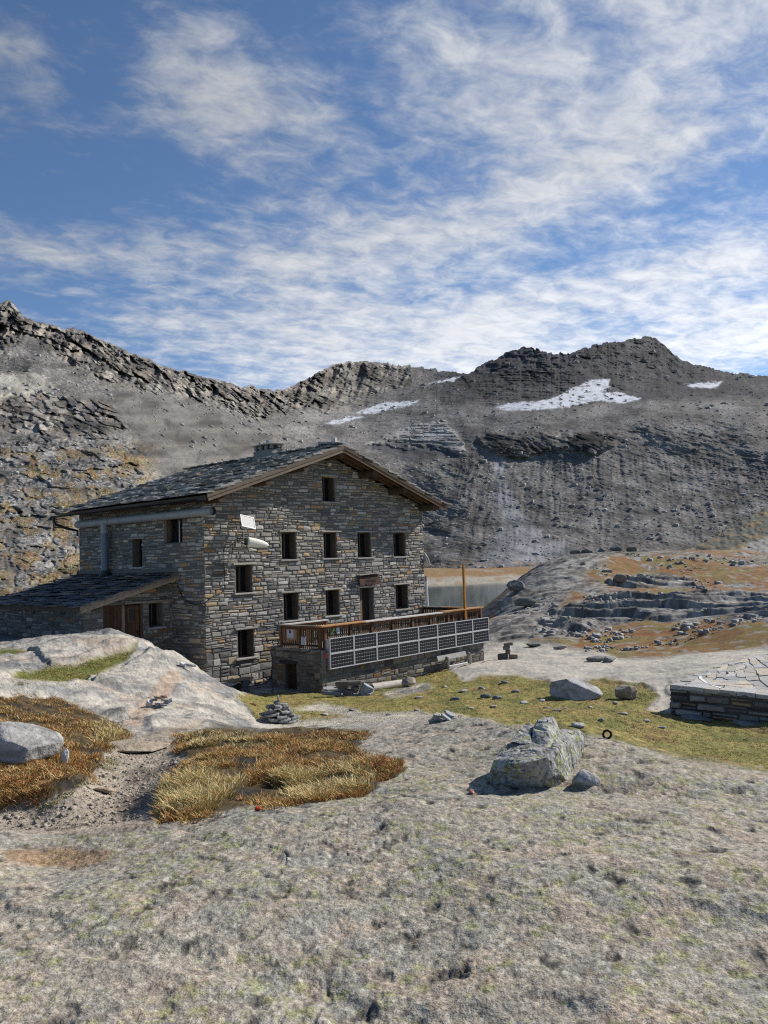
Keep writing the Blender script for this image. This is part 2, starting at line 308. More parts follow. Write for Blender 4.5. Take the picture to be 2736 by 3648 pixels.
KL = np.maximum(poly_mask(GU+10*perlin(GX/3, GY/5, 93), GV+5*perlin(GX/3, GY/5, 94), [(1130,1350),(1190,1318),(1250,1292),(1330,1284),(1420,1290),(1490,1276),(1560,1272),(1659,1286),(1900,1280),(1900,1330),(1659,1342),(1560,1330),(1480,1345),(1400,1338),(1310,1350),(1230,1362),(1150,1376)], 5), poly_mask(GU+10*perlin(GX/3, GY/5, 95), GV+4*perlin(GX/3, GY/5, 96), [(1300,1256),(1360,1240),(1430,1238),(1510,1252),(1500,1274),(1420,1270),(1350,1268)], 4))*kn
KR = poly_mask(GU+14*perlin(GX/3, GY/5, 97), GV+6*perlin(GX/3, GY/5, 98), [(1030,1400),(1070,1330),(1095,1280),(1150,1225),(1225,1190),(1330,1188),(1320,1212),(1270,1232),(1250,1262),(1225,1290),(1150,1340),(1140,1385),(1090,1400)], 8)
korg = np.clip(MK['knoll_o']+MK['knoll_o2'], 0, 1)
korg = (1-.94*KL)*(1-.8*KR)*np.clip(np.maximum((.35+korg)*sstep(-.5, .0, fbm(GX/2.5, GY/4, 4, 85)+.2), .9*sstep(.02, .25, fbm(GX/3.6, GY/6, 4, 84)-.05)), 0, 1)*kn
blk = sstep(-.1, .35, fbm(GX/7, GY/12, 3, 88))*sstep(1120, 1190, GU)
dz += kn*(1-korg)*((.08+.42*KL)*stair*(.6+.8*sstep(-.4, .4, fbm(GX/6, GY/10, 2, 78)))+.16*KL*(rv[..., 0]-.5)*sstep(.0, .25, ed)+.07*fbm(GX/.9, GY/.9, 3, 86))+kn*.13*fbm(GX/6, GY/6, 3, 87)
GZ = GH+dz
# colour of what the ground is made of
def mixc(c, t, m): return c*(1-m[..., None])+np.array(t)*m[..., None]
c = np.ones(GX.shape+(3,))*np.array([.425, .388, .315])
c = mixc(c, (.36, .345, .30), sstep(-.1, .5, fbm(GX/.45, GY/.6, 4, 101)))
c = mixc(c, (.50, .405, .31), .75*sstep(.05, .6, fbm(GX/.3+9, GY/.42, 4, 102)))
c = mixc(c, (.57, .54, .47), .65*sstep(.25, .7, fbm(GX/.07, GY/.10, 3, 103)))
c = mixc(c, (.20, .195, .187), .6*sstep(.2, .75, fbm(GX/.09+5, GY/.13, 4, 104)))
c = mixc(c, (.26, .20, .145), .6*near*sstep(.45, .85, fbm(GX/.2+2, GY/.3, 4, 106)))
c = mixc(c, (.07, .068, .064), .8*near*sstep(.12, .5, pits+.25*n3*(pits > .05)))
c = mixc(c, (.12, .105, .09), .6*near*crack)
c = mixc(c, (.36, .32, .265), .5*near*sstep(.05, .5, fbm((GX*.45+GY*.9)/.25, (GX*.9-GY*.45)/1.6, 4, 39)))
li = fbm(GX/.8, GY/.8, 3, 111); lf1, led, lrv = voronoi(GX/.075, GY/.085, 112)
lich = sstep(.55, .36, lf1+.22*perlin(GX/.018, GY/.02, 113))*(lrv[..., 1] > .80-.30*li)
lf2, _, lrv2 = voronoi(GX/.033, GY/.037, 114)
lich = np.maximum(lich, sstep(.5, .35, lf2)*(lrv2[..., 0] > .84-.25*li)*.75)
c = mixc(c, (.34, .35, .15), .6*lich*near*rockm*sstep(9, 6.5, RR))
domec = np.ones(GX.shape+(3,))*np.array([.54, .505, .435])
domec = mixc(domec, (.27, .27, .265), sstep(-.05, .6, fbm(GX/1.7, GY/2.4, 4, 121)+.35*st1))
domec = mixc(domec, (.50, .40, .31), .7*sstep(.2, .7, fbm(GX/1.3+7, GY/1.8, 4, 122)))
domec = mixc(domec, (.16, .16, .155), .7*sstep(.3, .8, st1+.3*fbm(GX/.4, GY/.4, 3, 123)))
lam = fbm((GX*.5+GY*.86)/3.2, (GX*.86-GY*.5)/.9, 4, 124); dcr = sstep(.03, .0, np.abs(lam))*sstep(-.3, .1, fbm(GX/2, GY/2, 2, 125)); domec = mixc(domec, (.12, .11, .10), .75*dcr); domec = mixc(domec, (.36, .355, .34), .5*sstep(.1, .4, fbm((GX*.5+GY*.86)/.8, (GX*.86-GY*.5)/.12, 3, 126)))
domec = mixc(domec, (.49, .38, .295), MK['vein']*.9)
palec = np.ones(GX.shape+(3,))*np.array([.60, .56, .48]); palec = mixc(palec, (.42, .405, .375), .7*sstep(-.05, .6, fbm(GX/1.1, GY/1.8, 4, 131)))
c = mixc(c, (0, 0, 0), mid)+domec*mid[..., None]
c = c*(1-(mid*smooth_r)[..., None])+palec*(mid*smooth_r)[..., None]
c = mixc(c, (.37, .235, .13), .75*MK['basin'])
kc = np.ones(GX.shape+(3,))*np.array([.40, .39, .36]); kc = mixc(kc, (.19, .19, .18), sstep(-.05, .5, fbm(w/2.5, lz/.3, 4, 141))); kc = mixc(kc, (.12, .12, .115), .8*sstep(.02, .3, fbm((w+.6*lz)/3, lz/.13, 3, 147))); kc = mixc(kc, (.07, .07, .066), .7*sstep(.05, .0, np.abs(fbm((w+.6*lz)/4, lz/.45, 3, 146)))); kc = mixc(kc, (.17, .17, .16), .5*KL*sstep(-.3, .2, fbm(w/2.2, lz/.2, 3, 149))); kc = mixc(kc, (.42, .40, .36), .7*sstep(.2, .6, fbm(w/1.5, lz/.2+4, 3, 142)))
ko = np.ones(GX.shape+(3,))*np.array([.27, .15, .055]); ko = mixc(ko, (.24, .19, .06), sstep(-.2, .4, fbm(GX/3, GY/5, 3, 143))); ko = mixc(ko, (.30, .11, .04), .7*sstep(.15, .6, fbm(GX/2, GY/3, 3, 144))); ko = mixc(ko, (.36, .33, .28), .75*sstep(.32, .5, perlin(GX/.5, GY/.9, 145)))
kc = kc*(1-korg[..., None])+ko*korg[..., None]
flat = far*(1-kn)
fc = np.ones(GX.shape+(3,))*np.array([.31, .20, .095]); fc = mixc(fc, (.47, .43, .36), sstep(-1.4, -2.2, GH+.35*fbm(GX/8, GY/14, 3, 151))); fc = mixc(fc, (.22, .21, .2), sstep(-.6, .6, GH+.8*fbm(GX/10, GY/20, 3, 152))); fc = mixc(fc, (.40, .36, .29), .6*sstep(.1, .5, fbm(GX/14, GY/40, 4, 154))); fc = mixc(fc, (.35,.2,.08), .5*sstep(.2,.6,fbm(GX/6,GY/12,3,153)))
c = c*(1-(far*kn)[..., None])+kc*(far*kn)[..., None]; c = c*(1-flat[..., None])+fc*flat[..., None]
gc = np.ones(GX.shape+(3,))*np.array([.29, .26, .08]); gc = mixc(gc, (.36, .28, .10), sstep(-.15, .5, fbm(GX/1.4, GY/2.2, 4, 161))); gc = mixc(gc, (.16, .17, .05), .8*sstep(.1, .6, fbm(GX/1.1+5, GY/1.7, 4, 162))); gc = mixc(gc, (.27, .17, .075), .7*sstep(.3, .7, fbm(GX/.8+9, GY/1.2, 4, 163))); gc = mixc(gc, (.07, .075, .025), .5*sstep(.2, .5, perlin(GX/.11, GY/.11, 164)))
gc = mixc(gc, (.11, .13, .03), np.clip(MK['green'], 0, 1)*.7)
c = c*(1-grassm[..., None])+gc*grassm[..., None]
tc_ = np.ones(GX.shape+(3,))*np.array([.12, .085, .04]); tc_ = mixc(tc_, (.05, .042, .034), sstep(-.1, .5, fbm(GX/.5, GY/.5, 4, 171)))
c = c*(1-tuss[..., None])+tc_*tuss[..., None]
dc = np.ones(GX.shape+(3,))*np.array([.43, .37, .295]); dc = mixc(dc, (.22, .18, .14), sstep(-.1, .6, fbm(GX/.5, GY/.8, 4, 181))); dc = mixc(dc, (.36, .32, .27), .8*sstep(.4, .6, perlin(GX/.05, GY/.05, 182)))
c = c*(1-dirt[..., None])+dc*dirt[..., None]
speck = sum(perlin(GX/q+q*7, GY/(q*1.2), 190+k)*np.clip(1.6-np.abs(np.log(RR*.006/q)), 0, 1) for k, q in enumerate((.012, .025, .05, .10, .2, .4, .8)))
c = c*np.clip(1+(.26+.08*near-.14*smooth_r)*speck, .35, 1.7)[..., None]
na, nr = GX.shape
idx = np.arange(na*nr).reshape(na, nr)
F = np.stack([idx[:-1, :-1], idx[1:, :-1], idx[1:, 1:], idx[:-1, 1:]], -1).reshape(-1, 4)[:, ::-1]
ground = np_mesh('ground', np.stack([GX, GY, GZ], -1).reshape(-1, 3), F, M['ground'], np.clip(c.reshape(-1, 3), .01, .9), smooth=True)
tag(ground, 'alpine ground of pale lichened rock slabs, dirt path and golden meadow', 'ground', kind='structure')
def gz(x, y):                                # ground height under a point, relief included
    th = np.arctan2(x, y); l = np.log(np.hypot(x, y))
    i = np.clip(np.interp(th, TH, np.arange(na)), 0, na-1.001); j = np.clip(np.interp(l, LR, np.arange(nr)), 0, nr-1.001)
    i0 = np.asarray(i).astype(int); j0 = np.asarray(j).astype(int); a = i-i0; b = j-j0
    return (GZ[i0, j0]*(1-a)+GZ[i0+1, j0]*a)*(1-b)+(GZ[i0, j0+1]*(1-a)+GZ[i0+1, j0+1]*a)*b
def spot(u, v, y0=2.5, y1=300):              # where a surveyed sight line meets the ground
    d = ray(u, v); ys = np.exp(np.linspace(math.log(y0), math.log(y1), 4000))
    z = EYE+d[2]*ys; g = gz(d[0]*ys, ys); k = int(np.argmax(z < g)); y = ys[k] if k else y0
    return np.array([d[0]*y, y, float(gz(d[0]*y, y))])

# ------------------------------------------------------------------ lake
me = MB(); me.add([(-90, 88, -3), (75, 88, -3), (75, 222, -3), (-90, 222, -3)], [(0, 1, 2, 3)])
wm = mat('lake water', (.075, .115, .105), rough=.07, spec=.5, bump=((1.6, .06, .05),), stretch=(1, 1, 1))
lake = tag(me.build('lake', wm), 'still grey green mountain lake behind the hut', 'lake', kind='structure')

# ------------------------------------------------------------------ mountains
RID = [(-420,600),(-200,640),(-60,655),(0,652),(20,648),(40,668),(58,690),(100,697),(130,708),(175,712),(215,735),(260,752),(300,768),(350,790),(400,802),(440,814),(480,822),(520,836),(545,832),(560,840),(605,843),(640,830),(700,797),(740,783),(790,779),(830,785),(870,790),(900,792),(950,800),(1012,806),(1050,785),(1090,765),(1120,752),(1150,750),(1165,757),(1185,763),(1230,766),(1260,752),(1300,742),(1350,736),(1388,729),(1400,724),(1420,735),(1445,755),(1470,775),(1500,790),(1530,793),(1580,805),(1640,812),(1700,812),(1900,840),(2080,830)]
PR = {-420: [(1340,45),(1150,80),(960,140),(800,220),(600,320)], 0: [(1335,45),(1250,56),(1150,82),(1050,115),(960,160),(880,210),(800,262),(720,305),(650,345)],
 150: [(1335,48),(1240,62),(1150,86),(1050,122),(950,178),(870,238),(800,290),(712,360)], 270: [(1335,52),(1240,70),(1130,100),(1030,142),(940,205),(850,300),(750,400)],
 400: [(1335,75),(1200,110),(1100,150),(1000,210),(930,290),(870,370),(802,450)], 540: [(1330,120),(1200,170),(1080,240),(1000,310),(930,400),(880,490),(834,580)],
 640: [(1310,200),(1200,260),(1000,380),(930,500),(880,620),(832,720)], 760: [(1275,280),(1215,340),(1000,440),(945,520),(900,640),(850,800),(780,920)],
 1000: [(1232,300),(1100,385),(955,478),(925,520),(880,620),(850,760),(805,980)], 1150: [(1228,300),(1100,380),(968,462),(935,475),(890,545),(870,600),(830,780),(750,1030)],
 1400: [(1220,300),(1050,405),(962,462),(930,475),(870,575),(850,690),(724,1150)], 1530: [(1218,300),(1050,405),(950,465),(920,485),(870,580),(840,720),(792,1000)],
 1659: [(1215,300),(1050,400),(920,485),(870,570),(812,930)], 2080: [(1205,290),(1050,380),(900,480),(830,800)]}
ksm = lambda A, n: np.stack([np.convolve(np.pad(c_, n, mode='edge'), np.ones(2*n+1)/(2*n+1), 'valid') for c_ in A.T]).T
pts = [(u/100, v/60) for u in PR for v, y in PR[u]]; val = [math.log(y) for u in PR for v, y in PR[u]]
YT = TPS(pts, val, 2e-3)
MU = np.linspace(-400, 2060, 1150); NV = 620
foot = np.interp(MU, [-420,0,270,540,620,760,900,1000,1150,1400,1659,2080], [1345,1338,1338,1333,1312,1280,1245,1238,1234,1228,1222,1212])
jx = voronoi(MU/11., MU*0+.5, 201); jy = voronoi(MU/4., MU*0+.5, 202)
ridge = np.interp(MU, *zip(*RID))-5*(jx[2][:, 0]-.5)-3.0*(jy[2][:, 0]-.5)-3*np.clip(perlin(MU/6., MU*0, 203), 0, 1)*((MU > 1160) & (MU < 1235) | (MU > 1500) & (MU < 1540) | (MU > 800) & (MU < 900))*2
tt = np.linspace(0, 1, NV)
VV = foot[:, None]*(1-tt)+ridge[:, None]*tt; UU = np.repeat(MU[:, None], NV, 1)
NC_ = 800; cu_ = np.linspace(MU[0], MU[-1], NC_); cr_ = np.interp(cu_, *zip(*RID)); cf_ = np.interp(cu_, MU, foot); ct_ = np.linspace(0, 1.03, 150)
cY = YT(np.repeat(cu_[:, None], 150, 1)/100, (cf_[:, None]*(1-ct_)+cr_[:, None]*ct_)/60)
te = (foot[:, None]-VV)/(foot-np.interp(MU, *zip(*RID)))[:, None]; ii = np.clip((UU-MU[0])/(cu_[1]-cu_[0]), 0, NC_-1.001); jj = np.clip(te/1.03*149, 0, 148.999)
i0 = ii.astype(int); j0 = jj.astype(int); fi = ii-i0; fj = jj-j0
Yb = np.exp((cY[i0, j0]*(1-fi)+cY[i0+1, j0]*fi)*(1-fj)+(cY[i0, j0+1]*(1-fi)+cY[i0+1, j0+1]*fi)*fj)
wob = 9*fbm(UU/45, VV/30, 3, 210); pu = UU+wob; pv = VV+.7*wob+4*perlin(UU/9, VV/7, 211)
pm = lambda p, s=8: poly_mask(pu, pv, p, s)
cl_top = pm([(-420,560),(0,630),(130,700),(300,760),(480,815),(560,835),(640,820),(740,775),(830,778),(900,785),(880,830),(820,860),(760,885),(640,890),(560,905),(500,890),(380,850),(250,830),(150,790),(60,720),(0,760),(-420,700)], 10)
cl_low = pm([(-420,870),(0,855),(100,850),(190,862),(250,880),(268,925),(235,950),(120,950),(0,935),(-420,960)], 9)
slab_w = pm([(-200,800),(0,805),(90,812),(120,835),(60,860),(0,862),(-200,870)], 5)
cone = pm([(190,862),(270,838),(350,852),(450,895),(540,922),(600,960),(620,1000),(480,1030),(360,1030),(310,1000),(280,950),(262,895)], 12)
lslope = sstep(360, 290, UU)*sstep(935, 955, pv)
lowl = sstep(620, 420, UU)*sstep(965, 1000, pv)
dark_m = sstep(880, 980, pu)*sstep(882, 860, pv+.02*(pu-1200))
dark_c = pm([(1010,870),(1030,835),(1080,810),(1150,795),(1230,800),(1250,830),(1180,860),(1090,878)], 9)
band = pm([(1035,945),(1060,935),(1150,937),(1250,935),(1345,932),(1320,970),(1290,985),(1240,966),(1190,972),(1120,988),(1080,982),(1040,962)], 6)
pale_r = pm([(780,958),(840,932),(930,912),(972,915),(1003,965),(990,978),(930,962),(860,968)], 5)
darkst = pm([(790,962),(860,952),(960,960),(985,985),(900,1000),(840,990)], 8)
rr = pm([(1480,960),(1520,925),(1659,915),(1800,915),(1800,1110),(1640,1085),(1560,1118),(1535,1080),(1560,1010)], 8)
pale_h = sstep(930, 860, pv)*sstep(620, 700, pu)*sstep(1010, 940, pu)*sstep(862, 885, pv+.05*(pu-800)) + pm([(560,930),(700,905),(900,900),(1000,930),(960,955),(800,940),(640,955)], 10)*.6
stream = pm([(1062,990),(1090,985),(1098,1050),(1125,1110),(1180,1160),(1290,1205),(1280,1225),(1010,1228),(1060,1180),(1085,1130),(1068,1050)], 9)
su_, sv_ = UU+.25*wob, VV+2.6*perlin(UU/12, VV/8, 212)+1.6*perlin(UU/4, VV/3, 213)
snow = np.maximum.reduce([poly_mask(su_, sv_, p, 2.) for p in ([(1072,880),(1110,869),(1160,868),(1200,858),(1235,838),(1262,830),(1320,836),(1300,850),(1335,846),(1385,862),(1340,872),(1290,866),(1230,878),(1160,886),(1090,886)], [(1250,833),(1268,824),(1318,818),(1314,836)], [(1478,830),(1510,827),(1562,824),(1548,838),(1500,838)], [(765,893),(830,869),(910,864),(880,877),(800,893)], [(925,829),(995,813),(980,823)], [(700,915),(760,898),(790,900),(720,918)])])
snow = snow*sstep(-.62, -.4, fbm(UU/14, VV/4, 3, 220))
cliff = np.clip(np.maximum.reduce([cl_top, cl_low, dark_c, band, rr*.45*sstep(-.1, .25, fbm(UU/28, VV/20, 3, 224)), .65*lslope*sstep(.0, .3, fbm(UU/40, VV/24, 3, 221))]), 0, 1)
cliff = cliff*sstep(-.75, -.25, fbm(UU/30, VV/20, 3, 222))*(1-snow)
# blocks: coordinates in metres on the face
XM = UU/FOC*Yb; ZM = (1200-VV)/FOC*Yb
rot = XM*.18
b1 = voronoi((XM+.3*ZM)/8+.6*perlin(XM/5, ZM/5, 230), (ZM+rot)/9+.5*perlin(XM/9, ZM/6, 237), 231); b2 = voronoi(XM/2.6+.3*perlin(XM/2, ZM/2, 232), (ZM+rot)/3.4, 233); b3 = voronoi(XM/6, (ZM+rot)/1.4, 234)
blocks = (.75*(UU < 700)+.5)*(b1[2][..., 0]-.5)*sstep(0, .12, b1[1])+.4*(b2[2][..., 0]-.5)*sstep(0, .15, b2[1])+.10*(b3[2][..., 0]-.5)*(UU < 700)-.18*sstep(.1, .0, b1[1])
gul = fbm((UU-1250)*(1+(1080-VV)*.0009)/17+.35*fbm(UU/70, VV/60, 3, 241), VV/170, 4, 240)
gz_ = sstep(960, 1000, pv)*sstep(1232, 1195, pv)*sstep(940, 1010, pu)
big = fbm(UU/90, VV/55, 4, 250)
lgv = voronoi((UU+.5*VV)/62+.3*perlin(UU/30, VV/20, 256), VV/25+.3*perlin(UU/25, VV/12, 257), 258); lgh = (lgv[2][..., 0]-.5)*sstep(0, .10, lgv[1])
but = np.abs(fbm((UU+.4*VV)/34, VV/70, 3, 259)); lft = sstep(760, 600, pu)
rel = cliff*(.011+.021*lft+.02*cl_low)*blocks-cl_top*.030*(but-.25)+lslope*(1-cone)*.022*lgh+cl_low*.02*lgh+(1-cliff)*(.0016*fbm(XM/6, ZM/4, 4, 251)+.0008*fbm(XM/1.2, ZM/.9, 2, 252))+gz_*.0027*gul+.009*big*(1-.5*gz_)
rel += np.clip(lslope+lowl, 0, 1)*(1-cliff)*(.004*(b2[2][..., 0]-.5)+.003*(b3[2][..., 0]-.5))+dark_m*(1-snow)*(.006*blocks+.012*fbm(UU/26, VV/18, 4, 253))+(pale_h+pale_r)*.004*(b3[2][..., 1]-.5)+band*.014+pale_r*.008-darkst*.006
rel = rel*sstep(1.0, .985, tt)[None]*(1-.97*snow)
Y = Yb*(1-rel)
D = ray(UU, VV); PM = D*Y[..., None]; PM[..., 2] += EYE
# colours
k1 = fbm(XM/14, ZM/9, 4, 260); k2 = fbm(XM/3, ZM/2, 3, 261)
mc = np.ones(UU.shape+(3,))*np.array([.155, .145, .132]); mc = mixc(mc, (.115, .109, .102), sstep(-.1, .6, k1)); mc = mixc(mc, (.22, .21, .195), .6*sstep(.25, .6, k2))
rub = sstep(.34, .2, voronoi(XM/1.5, ZM/.9, 262)[0])*(voronoi(XM/1.5, ZM/.9, 262)[2][..., 0] > .55)
mc = mixc(mc, (.36, .35, .33), .7*rub)
coc = np.ones(UU.shape+(3,))*np.array([.145, .134, .12]); coc = mixc(coc, (.125, .118, .11), sstep(0, .5, k1)); mc = mixc(mc, (0, 0, 0), cone*.8)+coc*(cone*.8)[..., None]
gl = (1-.20*gz_*sstep(-.1, .5, -gul)*sstep(-.4, .3, fbm(UU/50, VV/60, 2, 243))); mc *= gl[..., None]
mc = mixc(mc, (.07, .068, .066), .6*rr*sstep(.0, .3, fbm(UU/24, VV/16, 4, 225))); mc = mixc(mc, (.25, .255, .265), .7*stream)
tan = np.ones(UU.shape+(3,))*np.array([.205, .18, .15]); tan = mixc(tan, (.10, .094, .088), sstep(-.1, .45, k1+.6*(b1[2][..., 1]-.5))); tan = mixc(tan, (.40, .37, .32), .6*(b2[2][..., 1] > .7)); tan = mixc(tan, (.055, .052, .05), .85*sstep(.14, .02, b1[1])); tan = mixc(tan, (.07, .066, .062), .6*sstep(.14, .03, b2[1]))
mc = mc*(1-cliff[..., None])+tan*cliff[..., None]
mc = mixc(mc, (.06, .058, .057), band*.85*sstep(-.5, .1, k2)); mc = mixc(mc, (.03, .03, .032), .85*np.maximum(poly_mask(pu, pv, [(1036,945),(1058,936),(1105,942),(1098,962),(1080,978),(1062,962)], 4), poly_mask(pu, pv, [(1225,965),(1250,942),(1330,936),(1290,962),(1262,975)], 4)))  # dark cliff band; the two near-black gaps in it are shadow painted into the colour
mc = mixc(mc, (.40, .375, .32), slab_w*.85)
ls = np.clip(np.maximum(lslope, lowl*.8), 0, 1)*(1-.85*cone)
lc = np.ones(UU.shape+(3,))*np.array([.20, .193, .178]); lc = mixc(lc, (.075, .075, .072), sstep(-.1, .35, fbm(UU/22, VV/8, 4, 270)+.5*(lgv[2][..., 2]-.5))); lc = mixc(lc, (.04, .04, .04), .3*sstep(.07, .01, lgv[1])); lc = mixc(lc, (.40, .38, .345), .8*sstep(.2, .45, fbm(UU/7, VV/3, 3, 271)))
mc = mc*(1-(ls*(1-cliff))[..., None])+lc*(ls*(1-cliff))[..., None]
og = sstep(-.10, .16, fbm(UU/60+3, VV/34, 4, 280)+.0+.5*(lgv[2][..., 1]-.5))*np.maximum(lslope*sstep(945, 985, pv), lowl*.55*sstep(1040,1090,pv))*(1-.9*cliff)
ogc = np.ones(UU.shape+(3,))*np.array([.185, .125, .052]); ogc = mixc(ogc, (.15, .122, .048), sstep(-.1, .4, fbm(UU/30, VV/20, 3, 281))); ogc = mixc(ogc, (.20, .10, .045), .6*sstep(.1, .5, fbm(UU/22+5, VV/14, 3, 282))); ogc = mixc(ogc, (.34, .32, .28), .8*sstep(.28, .45, fbm(UU/4, VV/2.2, 2, 283)))
mc = mc*(1-og[..., None])+ogc*og[..., None]
dm = np.ones(UU.shape+(3,))*np.array([.064, .062, .065]); dm = mixc(dm, (.032, .031, .034), sstep(-.1, .4, k1)); dm = mixc(dm, (.12, .117, .115), .5*sstep(.2, .6, k2))
mc = mc*(1-dark_m[..., None])+dm*dark_m[..., None]
mc = mixc(mc, (.34, .325, .30), np.clip(pale_h*.6*sstep(-.4, .2, k2)+pale_r*.95, 0, 1)); mc = mixc(mc, (.07, .07, .075), darkst*.7)
orr = sstep(1200, 1228, pv)*sstep(700, 800, pu)*sstep(.0, .4, fbm(UU/30, VV/4, 3, 290)); mc = mixc(mc, (.30, .19, .09), .7*orr)
big2 = fbm(UU/70+.3*perlin(UU/20, VV/20, 291), VV/26, 4, 292); mc *= np.clip(1+.55*big2*(UU > 0), .55, 1.5)[..., None]
sn = np.ones(UU.shape+(3,))*np.array([.66, .68, .72]); sn = mixc(sn, (.42, .42, .42), .8*sstep(.0, .5, fbm(UU/16, VV/4, 4, 293))); mc = mc*(1-snow[..., None])+sn*snow[..., None]
# the back of the ridge, so that it is a real hill
back = []
for k in range(1, 7):
    p = PM[:, -1].copy(); p[:, :2] *= 1+.035*k; p[:, 2] -= .03*k*k*Y[:, -1]*.4; back.append(p)
PA = np.concatenate([PM, np.stack(back, 1)], 1); CA = np.concatenate([mc, np.repeat(mc[:, -1:], 6, 1)], 1)
nu, nv2 = PA.shape[:2]; idx = np.arange(nu*nv2).reshape(nu, nv2)
F = np.stack([idx[:-1, :-1], idx[1:, :-1], idx[1:, 1:], idx[:-1, 1:]], -1).reshape(-1, 4)
tag(np_mesh('mountains', PA.reshape(-1, 3), F, M['mount'], np.clip(CA.reshape(-1, 3), .01, .9), smooth=False), 'grey rocky mountains with scree slopes and old snow', 'mountains', kind='structure')

# low greenish rock shoulder beyond the knoll, right
HU = np.linspace(1405, 2080, 330); NH = 120
hr = np.interp(HU, [1405,1450,1500,1560,1659,1800,2080], [1204,1196,1183,1150,1094,1040,960])+2*perlin(HU/14, HU*0, 301)
hf = np.full(HU.shape, 1222.); t2 = np.linspace(0, 1, NH); HV = hf[:, None]*(1-t2)+hr[:, None]*t2; H2 = np.repeat(HU[:, None], NH, 1)
yd = np.interp(HU, [1405,1659,2080], [100,84,78])[:, None]*(1-t2)+np.interp(HU, [1405,1659,2080], [104,165,230])[:, None]*t2
sl = fbm((H2*.9+HV*1.5)/60, (HV*.9-H2*.45)/9, 4, 302)
yd = yd*(1-.007*sl-.008*fbm(H2/12, HV/8, 3, 303)); p = ray(H2, HV)*yd[..., None]; p[..., 2] += EYE
hc = np.ones(H2.shape+(3,))*np.array([.115, .118, .095]); hc = mixc(hc, (.055, .058, .052), sstep(-.1, .5, sl)); hc = mixc(hc, (.28, .19, .09), .7*sstep(.1, .5, fbm(H2/30, HV/12, 3, 304)))
hc = mixc(hc, (.40, .40, .37), poly_mask(H2+6*sl, HV, [(1580,1200),(1620,1172),(1659,1160),(2080,1120),(2080,1210),(1659,1210)], 5)*.55)
bk = [p[:, -1]*np.array([1+.06*k, 1+.06*k, 1])-np.array([0, 0, 1.2*k*k]) for k in (1, 2, 3)]
p = np.concatenate([p, np.stack(bk, 1)], 1); hc = np.concatenate([hc, np.repeat(hc[:, -1:], 3, 1)], 1)
nu, nv2 = p.shape[:2]; idx = np.arange(nu*nv2).reshape(nu, nv2); F = np.stack([idx[:-1, :-1], idx[1:, :-1], idx[1:, 1:], idx[:-1, 1:]], -1).reshape(-1, 4)
tag(np_mesh('hill', p.reshape(-1, 3), F, M['mount'], hc.reshape(-1, 3), smooth=True), 'greenish grey rock shoulder rising beyond the knoll', 'hill', kind='structure')

